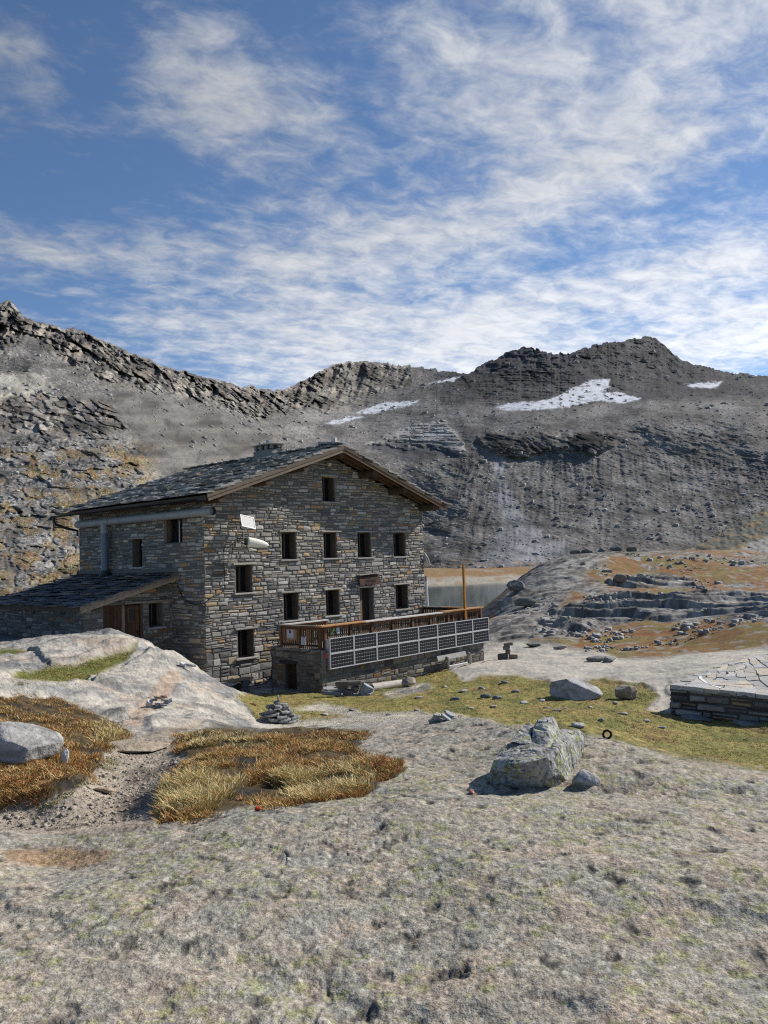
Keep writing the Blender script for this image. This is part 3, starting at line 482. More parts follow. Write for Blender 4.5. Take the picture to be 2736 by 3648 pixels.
# ------------------------------------------------------------------ masonry
GREYS = [(.37,.345,.31),(.30,.285,.262),(.22,.212,.205),(.42,.395,.355),(.31,.28,.24),(.165,.158,.15),(.46,.435,.395)]
WARM = [(.44,.31,.17),(.48,.36,.22),(.40,.235,.12),(.52,.43,.30)]
def stone_wall(name, org, ax, nrm, L, bot, top, opens, seed, parent, hr=(.085, .19), lr=(.16, .56), relief=.04, depth=.35, warm=.13, dark=1., ends=.02, hole=True):
    """A coursed rubble wall: every stone is modelled, set in a mortar bed; opens = (a0, a1, z0, z1)."""
    r = random.Random(seed); mb = MB(); org = Vector(org); ax = Vector(ax); n = Vector(nrm); up_ = Vector((0, 0, 1))
    P = lambda a, z, d: org+ax*a+up_*z+n*d
    zmax = max(top(L*k/20) for k in range(21)); z = bot
    while z < zmax:
        h = r.uniform(*hr)*(1.5 if r.random() < .12 else 1); a = -ends-r.uniform(0, .2)
        while a < L+ends:
            w = r.uniform(*lr)*(1.5 if r.random() < .12 else 1); a1 = a+w; lo = max(a, -ends); hi = min(a1, L+ends)
            parts = [(z, z+h)]
            if h > .12 and r.random() < .28: s_ = r.uniform(.35, .65); parts = [(z, z+h*s_), (z+h*s_, z+h)]
            for z0, z1 in parts:
                segs = [(lo, hi)]
                for o0, o1, p0, p1 in opens:
                    if z1 > p0+.015 and z0 < p1-.015:
                        ns = []
                        for s0, s1 in segs:
                            if s1 <= o0 or s0 >= o1: ns.append((s0, s1))
                            else:
                                if o0-s0 > .06: ns.append((s0, o0))
                                if s1-o1 > .06: ns.append((o1, s1))
                        segs = ns
                for s0, s1 in segs:
                    if s1-s0 < .05: continue
                    if (z0+z1)/2 > top((s0+s1)/2): continue
                    g = r.uniform(.006, .014); s0 += g; s1 -= g; b0 = z0+g*.8; b1 = min(z1-g*.8, zmax+.05)
                    d = r.uniform(.008, relief); ch = min(.022, (s1-s0)*.2, (b1-b0)*.28)
                    j = lambda q: r.uniform(-q, q); qj = min(.02, (b1-b0)*.16)
                    wv = .03*math.sin(s0*1.7+z0*2.3+seed)
                    cs = [(s0+j(qj), b0+j(qj)+wv), (s1+j(qj), b0+j(qj)+wv), (s1+j(qj), b1+j(qj)+wv), (s0+j(qj), b1+j(qj)+wv)]
                    V = [P(x, y, -.03) for x, y in cs]
                    cxx = sum(x for x, _ in cs)/4; cyy = sum(y for _, y in cs)/4
                    for x, y in cs:
                        V.append(P(x+(ch if x < cxx else -ch), y+(ch if y < cyy else -ch), d+j(.008)))
                    V.append(P(cxx+j((s1-s0)*.2), cyy+j((b1-b0)*.15), d+r.uniform(.0, .016)))
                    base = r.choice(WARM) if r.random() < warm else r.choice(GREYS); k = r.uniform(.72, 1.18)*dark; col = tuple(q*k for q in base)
                    mb.add(V, ((0, 1, 5, 4), (1, 2, 6, 5), (2, 3, 7, 6), (3, 0, 4, 7), (4, 5, 8), (5, 6, 8), (6, 7, 8), (7, 4, 8)), col)
            a = a1
        z += h
    w = mb.build(name, M['stone'], parent)
    bed = MB(); xs = sorted({-ends*.5, L+ends*.5, L/2}|{q for o in opens for q in o[:2]}); zs = sorted({bot}|{q for o in opens for q in o[2:]})
    for x0, x1 in zip(xs, xs[1:]):
        zz = zs+[1e9]
        for z0, z1 in zip(zz, zz[1:]):
            m_ = ((x0+x1)/2, (z0+min(z1, zmax))/2)
            if any(o[0] < m_[0] < o[1] and o[2] < m_[1] < o[3] for o in opens): continue
            t0, t1 = min(z1, top(x0)), min(z1, top(x1))
            if t0 <= z0 and t1 <= z0: continue
            bed.add([P(x0, z0, 0), P(x1, z0, 0), P(x1, max(t1, z0), 0), P(x0, max(t0, z0), 0)], [(0, 1, 2, 3)])
    for o0, o1, p0, p1 in opens:
        if not hole: continue
        for q in (((o0, p0), (o0, p1)), ((o1, p1), (o1, p0)), ((o0, p1), (o1, p1)), ((o1, p0), (o0, p0))):
            bed.add([P(*q[0], 0), P(*q[1], 0), P(*q[1], -depth), P(*q[0], -depth)], [(0, 1, 2, 3)])
    bed.build('mortar_bed', M['mortar'], w)
    return w
def slab_mb(mb, cx, cy, cz, w, l, h, rz=0, rx=0, ry=0, col=(.3, .3, .29), r=random, n=7):
    """An irregular flat stone."""
    M3 = Matrix.Rotation(rz, 3, 'Z')@Matrix.Rotation(ry, 3, 'Y')@Matrix.Rotation(rx, 3, 'X'); V = []
    ang = [2*math.pi*(k+r.uniform(-.3, .3))/n for k in range(n)]; rad = [r.uniform(.82, 1.1) for _ in ang]
    for zz, s in ((-.5, .93), (.2, 1.), (.5, .9)):
        for a_, q in zip(ang, rad):
            e = (abs(math.cos(a_))**3+abs(math.sin(a_))**3)**(-1/3)
            p = M3@Vector((math.cos(a_)*e*q*s*w/2, math.sin(a_)*e*q*s*l/2, zz*h+r.uniform(-.06, .06)*h)); V.append((cx+p.x, cy+p.y, cz+p.z))
    F = [tuple(range(n-1, -1, -1)), tuple(range(2*n, 3*n))]
    for k in (0, n): F += [(k+i, k+(i+1) % n, k+n+(i+1) % n, k+n+i) for i in range(n)]
    return mb.add(V, F, col)
def wood(c=(.25, .2, .15), j=.12):
    k = random.uniform(1-j, 1+j); return tuple(q*k for q in c)
GREYW = (.27, .225, .18); BROWN = (.115, .068, .038); DARKW = (.045, .032, .024); ORANGE = (.46, .25, .11); RED = (.17, .078, .042); PALEW = (.62, .60, .57)

# ------------------------------------------------------------------ the hut
hut = tag(empty('mountain_hut', tuple(O), HRZ), 'big grey stone mountain hut with slate gable roof and low stone annex', 'hut')
RS = .328; RC = 6.18
WIN = [(1.36,2.12,3.53,4.55),(1.40,2.13,1.16,2.18),(3.64,4.40,2.34,3.40),(5.92,6.68,2.36,3.40),(10.28,11.12,2.32,3.41),(3.62,4.36,4.71,5.77),(5.88,6.62,4.71,5.77),(7.90,8.73,4.69,5.77),(10.24,11.06,4.69,5.77),(5.89,6.61,7.04,8.08)]
DOOR = (7.95, 8.80, 1.53, 3.40)
gable = lambda a: 9.0-RS*abs(a-RC)
stone_wall('wall', (0, 0, 0), (1, 0, 0), (0, -1, 0), 12.36, -.4, gable, WIN+[DOOR], 1, hut, relief=.042)
LW = [(6.41, 7.58, 5.44, 6.38), (4.17, 4.87, 4.60, 5.68)]           # along the left wall, from its back corner
stone_wall('wall', (0, 8.85, 0), (0, -1, 0), (-1, 0, 0), 8.85, -.4, lambda a: 6.95, LW, 2, hut, dark=.92)
stone_wall('wall', (12.36, 0, 0), (0, 1, 0), (1, 0, 0), 8.85, -1.2, lambda a: 6.95, [], 3, hut)
stone_wall('wall', (12.36, 8.85, 0), (-1, 0, 0), (0, 1, 0), 12.36, -1.2, lambda a: gable(12.36-a), [], 4, hut, hr=(.2, .35), lr=(.4, .9))
def window(s0, s1, z0, z1, fr, parent, kind='plain', lint=True, sill=True, seed=0, depth=.24, shutter=True):
    """fr maps (along, out, z) to hut coordinates; the pane is the part, frame, lintel and sill hang on it."""
    r = random.Random(seed); mb = MB(); q = lambda a, d, z: fr(a, d, z)
    def bx(mb, a0, a1, d0, d1, z0, z1, col):
        V = [q(a, d, z) for z in (z0, z1) for a, d in ((a0, d1), (a1, d1), (a1, d0), (a0, d0))]
        mb.add(V, ((3, 2, 1, 0), (4, 5, 6, 7), (0, 1, 5, 4), (1, 2, 6, 5), (2, 3, 7, 6), (3, 0, 4, 7)), col)
    bx(mb, s0, s1, -depth-.10, -depth-.08, z0, z1, (1, 1, 1)); pane = mb.build('window', M['glass'], parent)
    f = MB(); t = .05
    for a0, a1, b0, b1 in ((s0+.002, s0+t, z0+.002, z1-.002), (s1-t, s1-.002, z0+.002, z1-.002), (s0+t, s1-t, z1-t, z1-.002), (s0+t, s1-t, z0+.002, z0+t), ((s0+s1)/2-.02, (s0+s1)/2+.02, z0+t, z1-t)):
        bx(f, a0, a1, -depth-.078, -depth-.02, b0, b1, wood((.11, .08, .058)))
    f.build('frame', M['wood'], pane)
    if shutter:
        sh = MB(); sh2 = MB()                                       # folded shutter leaf against the reveal, edge board opposite
        bx(sh, s1-.045, s1-.012, -depth-.015, -.015, z0+.03, z1-.03, wood((.10, .08, .06)))
        bx(sh2, s0+.008, s0+.026, -.08, -.012, z0+.02, z1-.02, wood((.30, .26, .21)))
        sh.build('shutter', M['wood'], pane); sh2.build('edge_board', M['wood'], pane)
    if lint:
        m = MB(); e = r.uniform(.14, .26); V = []
        slab = MB(); k = r.uniform(.85, 1.15); a0, a1 = s0-r.uniform(.12, .2), s1+e
        bx(slab, a0, a1, -.10, r.uniform(.075, .10), z1+.004, z1+r.uniform(.055, .085), (.37*k, .345*k, .30*k)); slab.build('lintel', M['stone'], pane, bevel=.012)
    if sill:
        slab = MB(); k = r.uniform(.85, 1.1)
        bx(slab, s0-r.uniform(.10, .18), s1+r.uniform(.12, .24), -.2, r.uniform(.09, .13), z0-r.uniform(.06, .075), z0-.003, (.37*k, .355*k, .33*k)); slab.build('sill', M['stone'], pane, bevel=.012)
    return pane
front = lambda a, d, z: (a, -d, z); side = lambda a, d, z: (-d, 8.85-a, z)
for i, w_ in enumerate(WIN): window(*w_, front, hut, seed=40+i)
window(*LW[0], side, hut, lint=False, sill=False, seed=61); window(*LW[1], side, hut, seed=62, shutter=False)
m = MB(); m.box((-.035+.3, 8.85-7.0, 5.9), (.03, .035, .94), col=(.55, .55, .54)); m.build('window_bar', M['metal'], hut)
# pale cheek of the near side window
# entrance door with plank leaf, lintel and dark inner leaf
m = MB(); 
for k in range(5): m.box((DOOR[0]+.085+.165*k, .27, 2.46), (.155, .03, 1.84), col=wood((.035, .027, .02)))
dr = m.build('door', M['wood'], hut)
m = MB(); m.box((DOOR[0]+.14, .12, 2.45), (.26, .03, 1.80), rz=.25, col=wood(BROWN)); m.build('door_leaf', M['wood'], dr)
m = MB(); m.box((8.40, .0, 3.435), (1.12, .26, .07), col=(.42, .40, .37)); m.build('lintel', M['stone'], dr, bevel=.012)
m = MB(); m.box((DOOR[0]+.6, .235, 2.5), (.02, .05, .12), col=(.1, .1, .1)); m.build('handle', M['metal'], dr)
# roof structure: boarding, slates, barge boards, purlins
T0, T1 = -1.0, 9.3
rz_ = lambda d, o=0: 9.16-RS*d+o
for sg in (-1, 1):
    m = MB()
    for k in range(32):
        d0, d1 = k*6.76/32, (k+1)*6.76/32-.006
        m.add([(RC+sg*d, t, rz_(d)+o) for o in (-.035, 0) for d, t in ((d0, T0+.05), (d1, T0+.05), (d1, T1), (d0, T1))], ((3, 2, 1, 0), (4, 5, 6, 7), (0, 1, 5, 4), (1, 2, 6, 5), (2, 3, 7, 6), (3, 0, 4, 7)) if sg > 0 else ((0, 1, 2, 3), (7, 6, 5, 4), (4, 5, 1, 0), (5, 6, 2, 1), (6, 7, 3, 2), (7, 4, 0, 3)), wood((.10, .062, .036)))
    m.build('roof_boarding', M['wood'], hut)
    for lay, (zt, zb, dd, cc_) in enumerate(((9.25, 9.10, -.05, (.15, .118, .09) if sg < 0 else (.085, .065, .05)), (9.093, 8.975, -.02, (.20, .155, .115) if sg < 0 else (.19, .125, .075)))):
        m = MB(); e = 6.74-.06*lay; x0 = RC+sg*.004
        for a, b in ((0, e*.48), (e*.48+.006, e)):
            V = [(RC+sg*max(d, .004), T0+dd+y, z-RS*d) for z in (zb, zt) for d, y in ((a, 0), (b, 0), (b, .045), (a, .045))]
            m.add(V, ((3, 2, 1, 0), (4, 5, 6, 7), (0, 1, 5, 4), (1, 2, 6, 5), (2, 3, 7, 6), (3, 0, 4, 7)) if sg > 0 else ((0, 1, 2, 3), (7, 6, 5, 4), (4, 5, 1, 0), (5, 6, 2, 1), (6, 7, 3, 2), (7, 4, 0, 3)), wood(cc_))
        m.build('barge_board', M['wood'], hut)
for d, r_ in ((0, .17), (2.0, .165), (3.93, .165), (6.05, .17)):
    for sg in ((1,) if d == 0 else (-1, 1)):
        x = RC+sg*d; zc_ = 9.12-RS*d-r_-.02-RS*r_*.4; m = MB()
        m.tube([(x, -.93, zc_), (x, -.5, zc_+.01), (x, .35, zc_), (x, 2, zc_)], [r_*1.0, r_*1.04, r_, r_], 14, col=(.075, .052, .036)); m.build('purlin', M['wood'], hut, smooth=False)
# rafters under the overhang
for sg in (-1, 1):
    for t in (-.72, -.3):
        m = MB(); V = [(RC+sg*d, t+y, rz_(d)-.04+o) for o in (-.11, 0) for d, y in ((.2, 0), (6.6, 0), (6.6, .1), (.2, .1))]
        m.add(V, ((3, 2, 1, 0), (4, 5, 6, 7), (0, 1, 5, 4), (1, 2, 6, 5), (2, 3, 7, 6), (3, 0, 4, 7)) if sg > 0 else ((0, 1, 2, 3), (7, 6, 5, 4), (4, 5, 1, 0), (5, 6, 2, 1), (6, 7, 3, 2), (7, 4, 0, 3)), wood((.10, .065, .04))); m.build('rafter', M['wood'], hut)
def slates(mb, roof, dmax, t0, t1, slope, seed, expo=.30, wr=(.35, .85), thick=(.035, .075), cols=None, bright=1):
    """Overlapping stone slabs; roof(d, t, h) gives the point at distance d below the top edge, height h above the boarding."""
    r = random.Random(seed); d = dmax
    while d > .0:
        t = t0-r.uniform(0, .3)
        while t < t1:
            w = r.uniform(*wr); a0, a1 = max(t, t0+r.uniform(-.05, .05)), min(t+w, t1+.05)
            if a1-a0 > .12:
                dl = d+r.uniform(-.07, .08); du = max(d-expo*2.0, -.03); th = r.uniform(*thick); c0 = .05+r.uniform(0, .05); g = .012
                k = r.uniform(.55, 1.35)*bright; base = r.choice(cols or [(.31,.29,.262),(.24,.228,.212),(.40,.38,.345),(.17,.163,.155),(.28,.266,.245)])
                if r.random() < .03: base = (.36, .24, .16)
                col = tuple(q*k for q in base); sk = r.uniform(-.06, .06); nib = r.uniform(.0, .07)
                low = [(dl+sk, a0+g), (dl+sk*.3+r.uniform(-.03, .03), (a0*2+a1)/3), (dl-sk*.3+r.uniform(-.03, .03), (a0+2*a1)/3), (dl-sk-nib, a1-g)]
                hgt = lambda dd: c0*1.25*(dd-du)/(dl-du)+.012+r.uniform(0, .006)
                top_ = [roof(x, y, hgt(x)+th) for x, y in low]+[roof(du, a1-g, .012+th), roof(du, a0+g, .012+th)]
                bot_ = [roof(x-.012, y, hgt(x)) for x, y in low]+[roof(du, a1-g, .008), roof(du, a0+g, .008)]
                n = 6; F = [tuple(range(n)), tuple(range(2*n-1, n-1, -1))]+[(i, n+i, n+(i+1) % n, (i+1) % n) for i in range(n)]
                mb.add(top_+bot_, F, col)
            t += w
        d -= expo*r.uniform(.85, 1.15)
for sg in (-1, 1):
    m = MB(); slates(m, lambda d, t, h, sg=sg: (RC+sg*d, t, rz_(d)+h+.055), 7.08, T0-.06, T1+.05, RS, 70+sg)
    rf = m.build('roof', M['slate'], hut)
    if sg < 0:                                                      # ridge slabs
        m = MB(); t = T0
        while t < T1: w = random.uniform(.4, .8); slab_mb(m, RC+random.uniform(-.03, .03), t+w/2, 9.365, .6, w, .055, col=wood((.24, .235, .22), .25)); t += w*.92
        m.build('ridge_slab', M['slate'], rf)
m = MB(); slab_mb(m, RC-.05, -.55, 9.49, .30, .26, .22, col=(.55, .54, .52), n=6); m.build('ridge_stone', M['rock'], hut)
m = MB(); slab_mb(m, RC-.3, -.2, 9.41, .7, .5, .10, col=(.38, .37, .36), n=7); m.build('ridge_stone', M['rock'], hut)
# chimney: base, stone posts, slab cap
ch = MB(); ch.box((6.30, 3.75, 9.280), (.8, 1.25, .56), col=(.22, .22, .21)); chm = ch.build('chimney', M['stone'], hut, bevel=.02)
m = MB(); slab_mb(m, 6.30, 3.75, 9.585, .95, 1.45, .05, col=(.25, .245, .235)); m.build('chimney_base_slab', M['slate'], chm)
for t in (3.23, 3.57, 3.93, 4.27):
    for x in (6.0, 6.6):
        m = MB(); m.box((x, t, 9.700), (.13, random.uniform(.1, .16), .19), col=wood((.24, .23, .22), .2), taper=.85, jit=.01); m.build('chimney_post', M['stone'], chm)
m = MB(); slab_mb(m, 6.27, 3.77, 9.825, 1.15, 1.75, .06, ry=-.03, col=(.33, .325, .31), n=9); m.build('chimney_cap', M['slate'], chm)
m = MB(); slab_mb(m, 6.31, 3.65, 9.880, .85, 1.0, .045, ry=-.03, col=(.38, .37, .35), n=8); m.build('chimney_cap', M['slate'], chm)
m = MB(); slab_mb(m, 6.30, 3.75, 9.980, .26, .3, .18, col=(.45, .44, .42), n=6); m.build('cap_stone', M['rock'], chm)
m = MB(); m.box((6.30, 3.75, 9.650), (.5, 1.1, .14), col=(.02, .02, .02)); m.build('flue', M['dark'], chm)
# gutter, waste pipe, round vent, lamp
m = MB()
for k in range(24):
    t0_, t1_ = T0+.02+k*(T1-T0)/24, T0+.02+(k+1)*(T1-T0)/24
    pr = [(-.98+.075*math.cos(a), 6.84+.075*math.sin(a)) for a in np.linspace(math.pi, 2*math.pi, 7)]
    m.add([(x, t, z) for t in (t0_, t1_) for x, z in pr], [(i, i+1, 8+i, 7+i) for i in range(6)]+[(7+i, 8+i, i+1, i) for i in range(6)], (.02, .02, .021))
m.add([(-.62, T0, 6.98), (-.62, T1, 6.98), (-.60, T1, 6.82), (-.60, T0, 6.82), (-.57, T0, 6.98), (-.57, T1, 6.98), (-.57, T1, 6.82), (-.57, T0, 6.82)], [(0, 1, 2, 3), (7, 6, 5, 4), (3, 2, 6, 7), (0, 3, 7, 4)], (.02, .018, .016))
gt = m.build('gutter', M['plastic'], hut)
m = MB(); m.tube([(-.98, 9.15, 6.78), (-.98, 9.15, 6.6), (-.92, 9.12, 6.5), (-.5, 8.98, 6.32), (-.08, 8.9, 6.22), (-.06, 8.9, 6.0)], .055, 10, (.018, .018, .02)); m.build('downpipe', M['plastic'], gt)
PG = (.25, .255, .26); m = MB(); m.tube([(-.27, -.92, 6.45), (-.27, 8.5, 6.45)], .15, 20, PG, cap=False); m.tube([(-.27, 8.5, 6.45), (-.27, -.915, 6.45)], .142, 20, (.02, .02, .02), cap=False)
m.tube([(-.27, 8.49, 6.45), (-.27, 8.5, 6.45)], .15, 20, PG)
for t in (-.75, .3, .9, 1.9, 3.4, 5.0, 5.85, 6.75, 8.1): m.tube([(-.27, t-.035, 6.45), (-.27, t+.035, 6.45)], .159, 20, (.225, .23, .235))
pipe = m.build('waste_pipe', M['plastic'], hut, smooth=False)
m = MB(); m.tube([(-.27, 6.3, 6.40), (-.27, 6.3, 5.98)], .152, 20, (.27, .275, .28)); m.tube([(-.27, 6.3, 5.99), (-.27, 6.3, 4.42)], .146, 20, (.135, .165, .205))
for z in (5.98, 5.45, 4.75): m.tube([(-.27, 6.3, z-.03), (-.27, 6.3, z+.03)], .156, 20, (.15, .175, .205))
m.build('vertical_pipe', M['plastic'], pipe)
m = MB(); m.tube([(-.27, 6.3, 4.50), (-.27, 6.3, 4.30)], [.16, .24], 16, (.03, .03, .033)); m.build('pipe_collar', M['plastic'], pipe)
m = MB(); m.tube([(.02, 6.33, 6.19), (-.06, 6.33, 6.19)], .10, 18, (.42, .42, .40)); vt = m.build('round_vent', M['plastic'], hut); m = MB(); m.tube([(-.058, 6.33, 6.19), (-.064, 6.33, 6.19)], .075, 18, (.16, .16, .155)); m.build('vent_grille', M['plastic'], vt)
m = MB(); m.box((6.2, -.13, 8.58), (.15, .16, .15), rx=.4, col=(.52, .45, .33)); m.build('gable_lamp', M['plastic'], hut, bevel=.01)
# annex: lean-to against the left wall
AR = .253; az_ = lambda s: 4.25+AR*s                                # underside of the slates
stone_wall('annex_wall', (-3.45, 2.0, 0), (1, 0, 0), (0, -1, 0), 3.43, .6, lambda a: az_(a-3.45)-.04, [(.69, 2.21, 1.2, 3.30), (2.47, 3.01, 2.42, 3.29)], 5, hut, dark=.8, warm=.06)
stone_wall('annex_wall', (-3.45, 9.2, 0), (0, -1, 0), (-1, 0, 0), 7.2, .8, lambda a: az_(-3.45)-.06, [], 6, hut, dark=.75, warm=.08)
window(2.47-3.45, 3.01-3.45, 2.42, 3.29, lambda a, d, z: (a, 2.0-d, z), hut, seed=63, shutter=False)
m = MB(); m.box((-1.0, 1.96, 3.345), (3.6*.55, .12, .075), col=wood(GREYW)); m.build('annex_lintel', M['wood'], hut)
m = MB(); 
for k in range(5): m.box((-2.70+.15*k, 2.10, 2.24), (.142, .04, 2.08), col=wood((.085, .048, .03), .3))
pw = m.build('plank_wall', M['wood'], hut)
m = MB(); m.box((-1.985, 2.06, 2.25), (.09, .1, 2.06), col=wood(GREYW)); m.box((-1.285, 2.06, 2.25), (.07, .1, 2.06), col=wood(BROWN)); m.build('door_post', M['wood'], hut)
m = MB()
for k in range(4): m.box((-1.865+.148*k, 2.09, 2.24), (.14, .04, 2.02), col=wood((.105, .058, .034), .25))
m.box((-1.64, 2.05, 1.9), (.58, .03, .1), col=wood(BROWN)); ad = m.build('annex_door', M['wood'], hut)
m = MB(); m.box((-1.64, 2.062, 2.93), (.26, .02, .42), col=(1, 1, 1)); m.build('door_pane', M['glass'], ad)
m = MB()
for x, z, w, h in ((-1.79, 2.93, .05, .52), (-1.49, 2.93, .05, .52), (-1.64, 3.165, .25, .05), (-1.64, 2.695, .25, .05)): m.box((x, 2.05, z), (w, .035, h), col=wood((.13, .075, .045)))
m.build('pane_frame', M['wood'], ad)
m = MB(); m.box((-1.42, 2.04, 2.3), (.03, .05, .12), col=(.05, .05, .05)); m.build('handle', M['metal'], ad)
m = MB()
for a0, a1 in ((0, 1.9), (1.906, 3.83)):
    for zt, zb, yy, cc_ in ((.10, -.06, 1.53, GREYW), (-.067, -.16, 1.56, (.30, .24, .18))):
        V = [(-a, yy+y, az_(-a)+z) for z in (zb, zt) for a, y in ((a1, 0), (a0, 0), (a0, .045), (a1, .045))]
        m.add(V, ((3, 2, 1, 0), (4, 5, 6, 7), (0, 1, 5, 4), (1, 2, 6, 5), (2, 3, 7, 6), (3, 0, 4, 7)), wood(cc_))
m.build('annex_barge_board', M['wood'], hut)
m = MB(); m.box((-3.82, 5.45, az_(-3.82)-.02), (.05, 7.8, .19), col=wood((.10, .08, .065))); m.build('annex_eave_board', M['wood'], hut)
for k in range(14):
    m = MB(); m.box((-3.58, 1.8+.56*k, az_(-3.6)-.085), (.36, .09, .11), ry=-.25, col=wood((.20, .16, .12))); m.build('annex_rafter_end', M['wood'], hut)
m = MB(); m.add([(s, t, az_(s)+o) for o in (-.035, 0) for s, t in ((-3.8, 1.58), (0, 1.58), (0, 9.3), (-3.8, 9.3))], ((3, 2, 1, 0), (4, 5, 6, 7), (0, 1, 5, 4), (1, 2, 6, 5), (2, 3, 7, 6), (3, 0, 4, 7)), (.1, .08, .06)); m.build('annex_boarding', M['wood'], hut)
m = MB(); slates(m, lambda d, t, h: (-d, t, az_(-d)+h+.004), 3.98, 1.48, 9.4, AR, 77, expo=.27, wr=(.3, .75), thick=(.02, .035), cols=[(.12,.123,.135),(.15,.145,.14),(.10,.10,.115),(.19,.18,.165),(.125,.118,.112)], bright=1.1)
m.build('annex_roof', M['slate'], hut)
m = MB(); m.box((-.03, 5.2, 4.44), (.09, 7.3, .13), rx=0, col=(.17, .165, .16)); m.build('flashing', M['mortar'], hut)
# writing above the door: an old plank sign
sg_ = tag(empty('hut_sign', tuple(W(8.43, -.05, 3.72)), HRZ), 'dark brown wooden name board with carved letters hung above the hut door', 'sign')
m = MB()
for k in range(3): m.box((0, -.13+.028*k, -.147+.15*k), (1.27, .035, .145), rx=-.2, col=wood((.075, .036, .026), .15))
m.build('board', M['wood'], sg_)
m = MB(); m.box((.02, -.06, .26), (1.36, .24, .03), ry=-.05, col=(.36, .345, .32)); m.build('cover_board', M['wood'], sg_)
def text(body, size, mat_, parent, loc, rot, name='lettering', depth=.004, col=None):
    cu = bpy.data.curves.new(name, 'FONT'); cu.body = body; cu.size = size; cu.extrude = depth; cu.align_x = 'CENTER'; cu.align_y = 'CENTER'
    o_ = bpy.data.objects.new(name, cu); dg = bpy.context.evaluated_depsgraph_get(); COL.objects.link(o_); bpy.context.view_layer.update()
    me_ = bpy.data.meshes.new_from_object(o_.evaluated_get(bpy.context.evaluated_depsgraph_get())); bpy.data.objects.remove(o_)
    a = me_.color_attributes.new('Col', 'FLOAT_COLOR', 'POINT'); a.data.foreach_set('color', np.tile(np.r_[col or (.02, .015, .012), 1].astype(np.float32), len(me_.vertices)))
    me_.materials.clear(); me_.materials.append(mat_); q = link(bpy.data.objects.new(name, me_), parent); q.location = loc; q.rotation_euler = rot; return q
for s_, y_, z_, x_ in (('RIFUGIO', -.118, .135, -.12), ('CHIVASSO', -.146, -.005, .1), ('ALT. 2604', -.172, -.14, 0)):
    text(s_, .145, M['paint'], sg_, (x_, y_, z_), (R(90-11.5), 0, 0), col=(.012, .009, .008))

# ------------------------------------------------------------------ terrace
ter = tag(empty('stone_terrace', tuple(W(2.45, -3.25)), HRZ), 'raised stone terrace with cellar door built in front of the hut', 'terrace')
L0 = lambda s, t, z: (s-2.45, t+3.25, z)
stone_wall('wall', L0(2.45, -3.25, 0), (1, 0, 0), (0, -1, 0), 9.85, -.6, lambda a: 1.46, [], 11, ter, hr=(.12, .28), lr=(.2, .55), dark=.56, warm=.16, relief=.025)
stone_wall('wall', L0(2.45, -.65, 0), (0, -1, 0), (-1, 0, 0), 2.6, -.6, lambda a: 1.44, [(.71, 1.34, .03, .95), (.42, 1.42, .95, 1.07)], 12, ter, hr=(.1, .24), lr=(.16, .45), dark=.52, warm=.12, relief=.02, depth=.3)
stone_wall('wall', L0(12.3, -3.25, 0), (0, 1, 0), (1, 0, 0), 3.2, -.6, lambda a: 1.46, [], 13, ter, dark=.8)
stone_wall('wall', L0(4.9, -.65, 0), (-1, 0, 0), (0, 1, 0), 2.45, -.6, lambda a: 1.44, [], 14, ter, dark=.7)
m = MB()
for k in range(4): m.box(L0(2.70, -1.44-.155*k, .5), (.04, .15, .92), col=wood((.06, .035, .02)))
cd = m.build('cellar_door', M['wood'], ter)
m = MB(); m.box(L0(2.60, -1.34, .5), (.12, .06, .95), col=wood((.12, .09, .07))); m.box(L0(2.60, -2.0, .5), (.12, .06, .95), col=wood((.12, .09, .07))); m.build('door_frame', M['wood'], cd)
m = MB(); m.box(L0(2.67, -1.85, .5), (.03, .03, .09), col=(.05, .05, .05)); m.build('handle', M['metal'], cd)
m = MB(); slab_mb(m, *L0(2.5, -1.55, 1.01), .34, 1.15, .12, col=(.05, .05, .05)); m.build('cellar_lintel', M['stone'], ter)
m = MB(); t = -3.3
while t < -.6: w = random.uniform(.4, .8); slab_mb(m, *L0(2.56, t+w/2, 1.485), .56, w*1.05, .07, col=wood((.25, .24, .22), .2)); t += w*.93
m.build('coping', M['stone'], ter)
m = MB()
for k in range(38):
    s = 2.82+k*.25; t1_ = -.06 if s > 4.9 else -.66
    m.add([L0(a, t, z) for z in (1.46, 1.50) for a, t in ((s, -3.22), (min(s+.24, 12.28), -3.22), (min(s+.24, 12.28), t1_), (s, t1_))], ((3, 2, 1, 0), (4, 5, 6, 7), (0, 1, 5, 4), (1, 2, 6, 5), (2, 3, 7, 6), (3, 0, 4, 7)), wood((.42, .40, .37), .1))
m.build('deck', M['wood'], ter)
for k in range(7):
    m = MB(); m.box(L0(2.85+.34*k, -.33, (.22*(k+1))/2-.02), (.34, .56, .22*(k+1)-.006), col=wood((.21, .205, .195))); m.build('step', M['stone'], ter, bevel=.012)
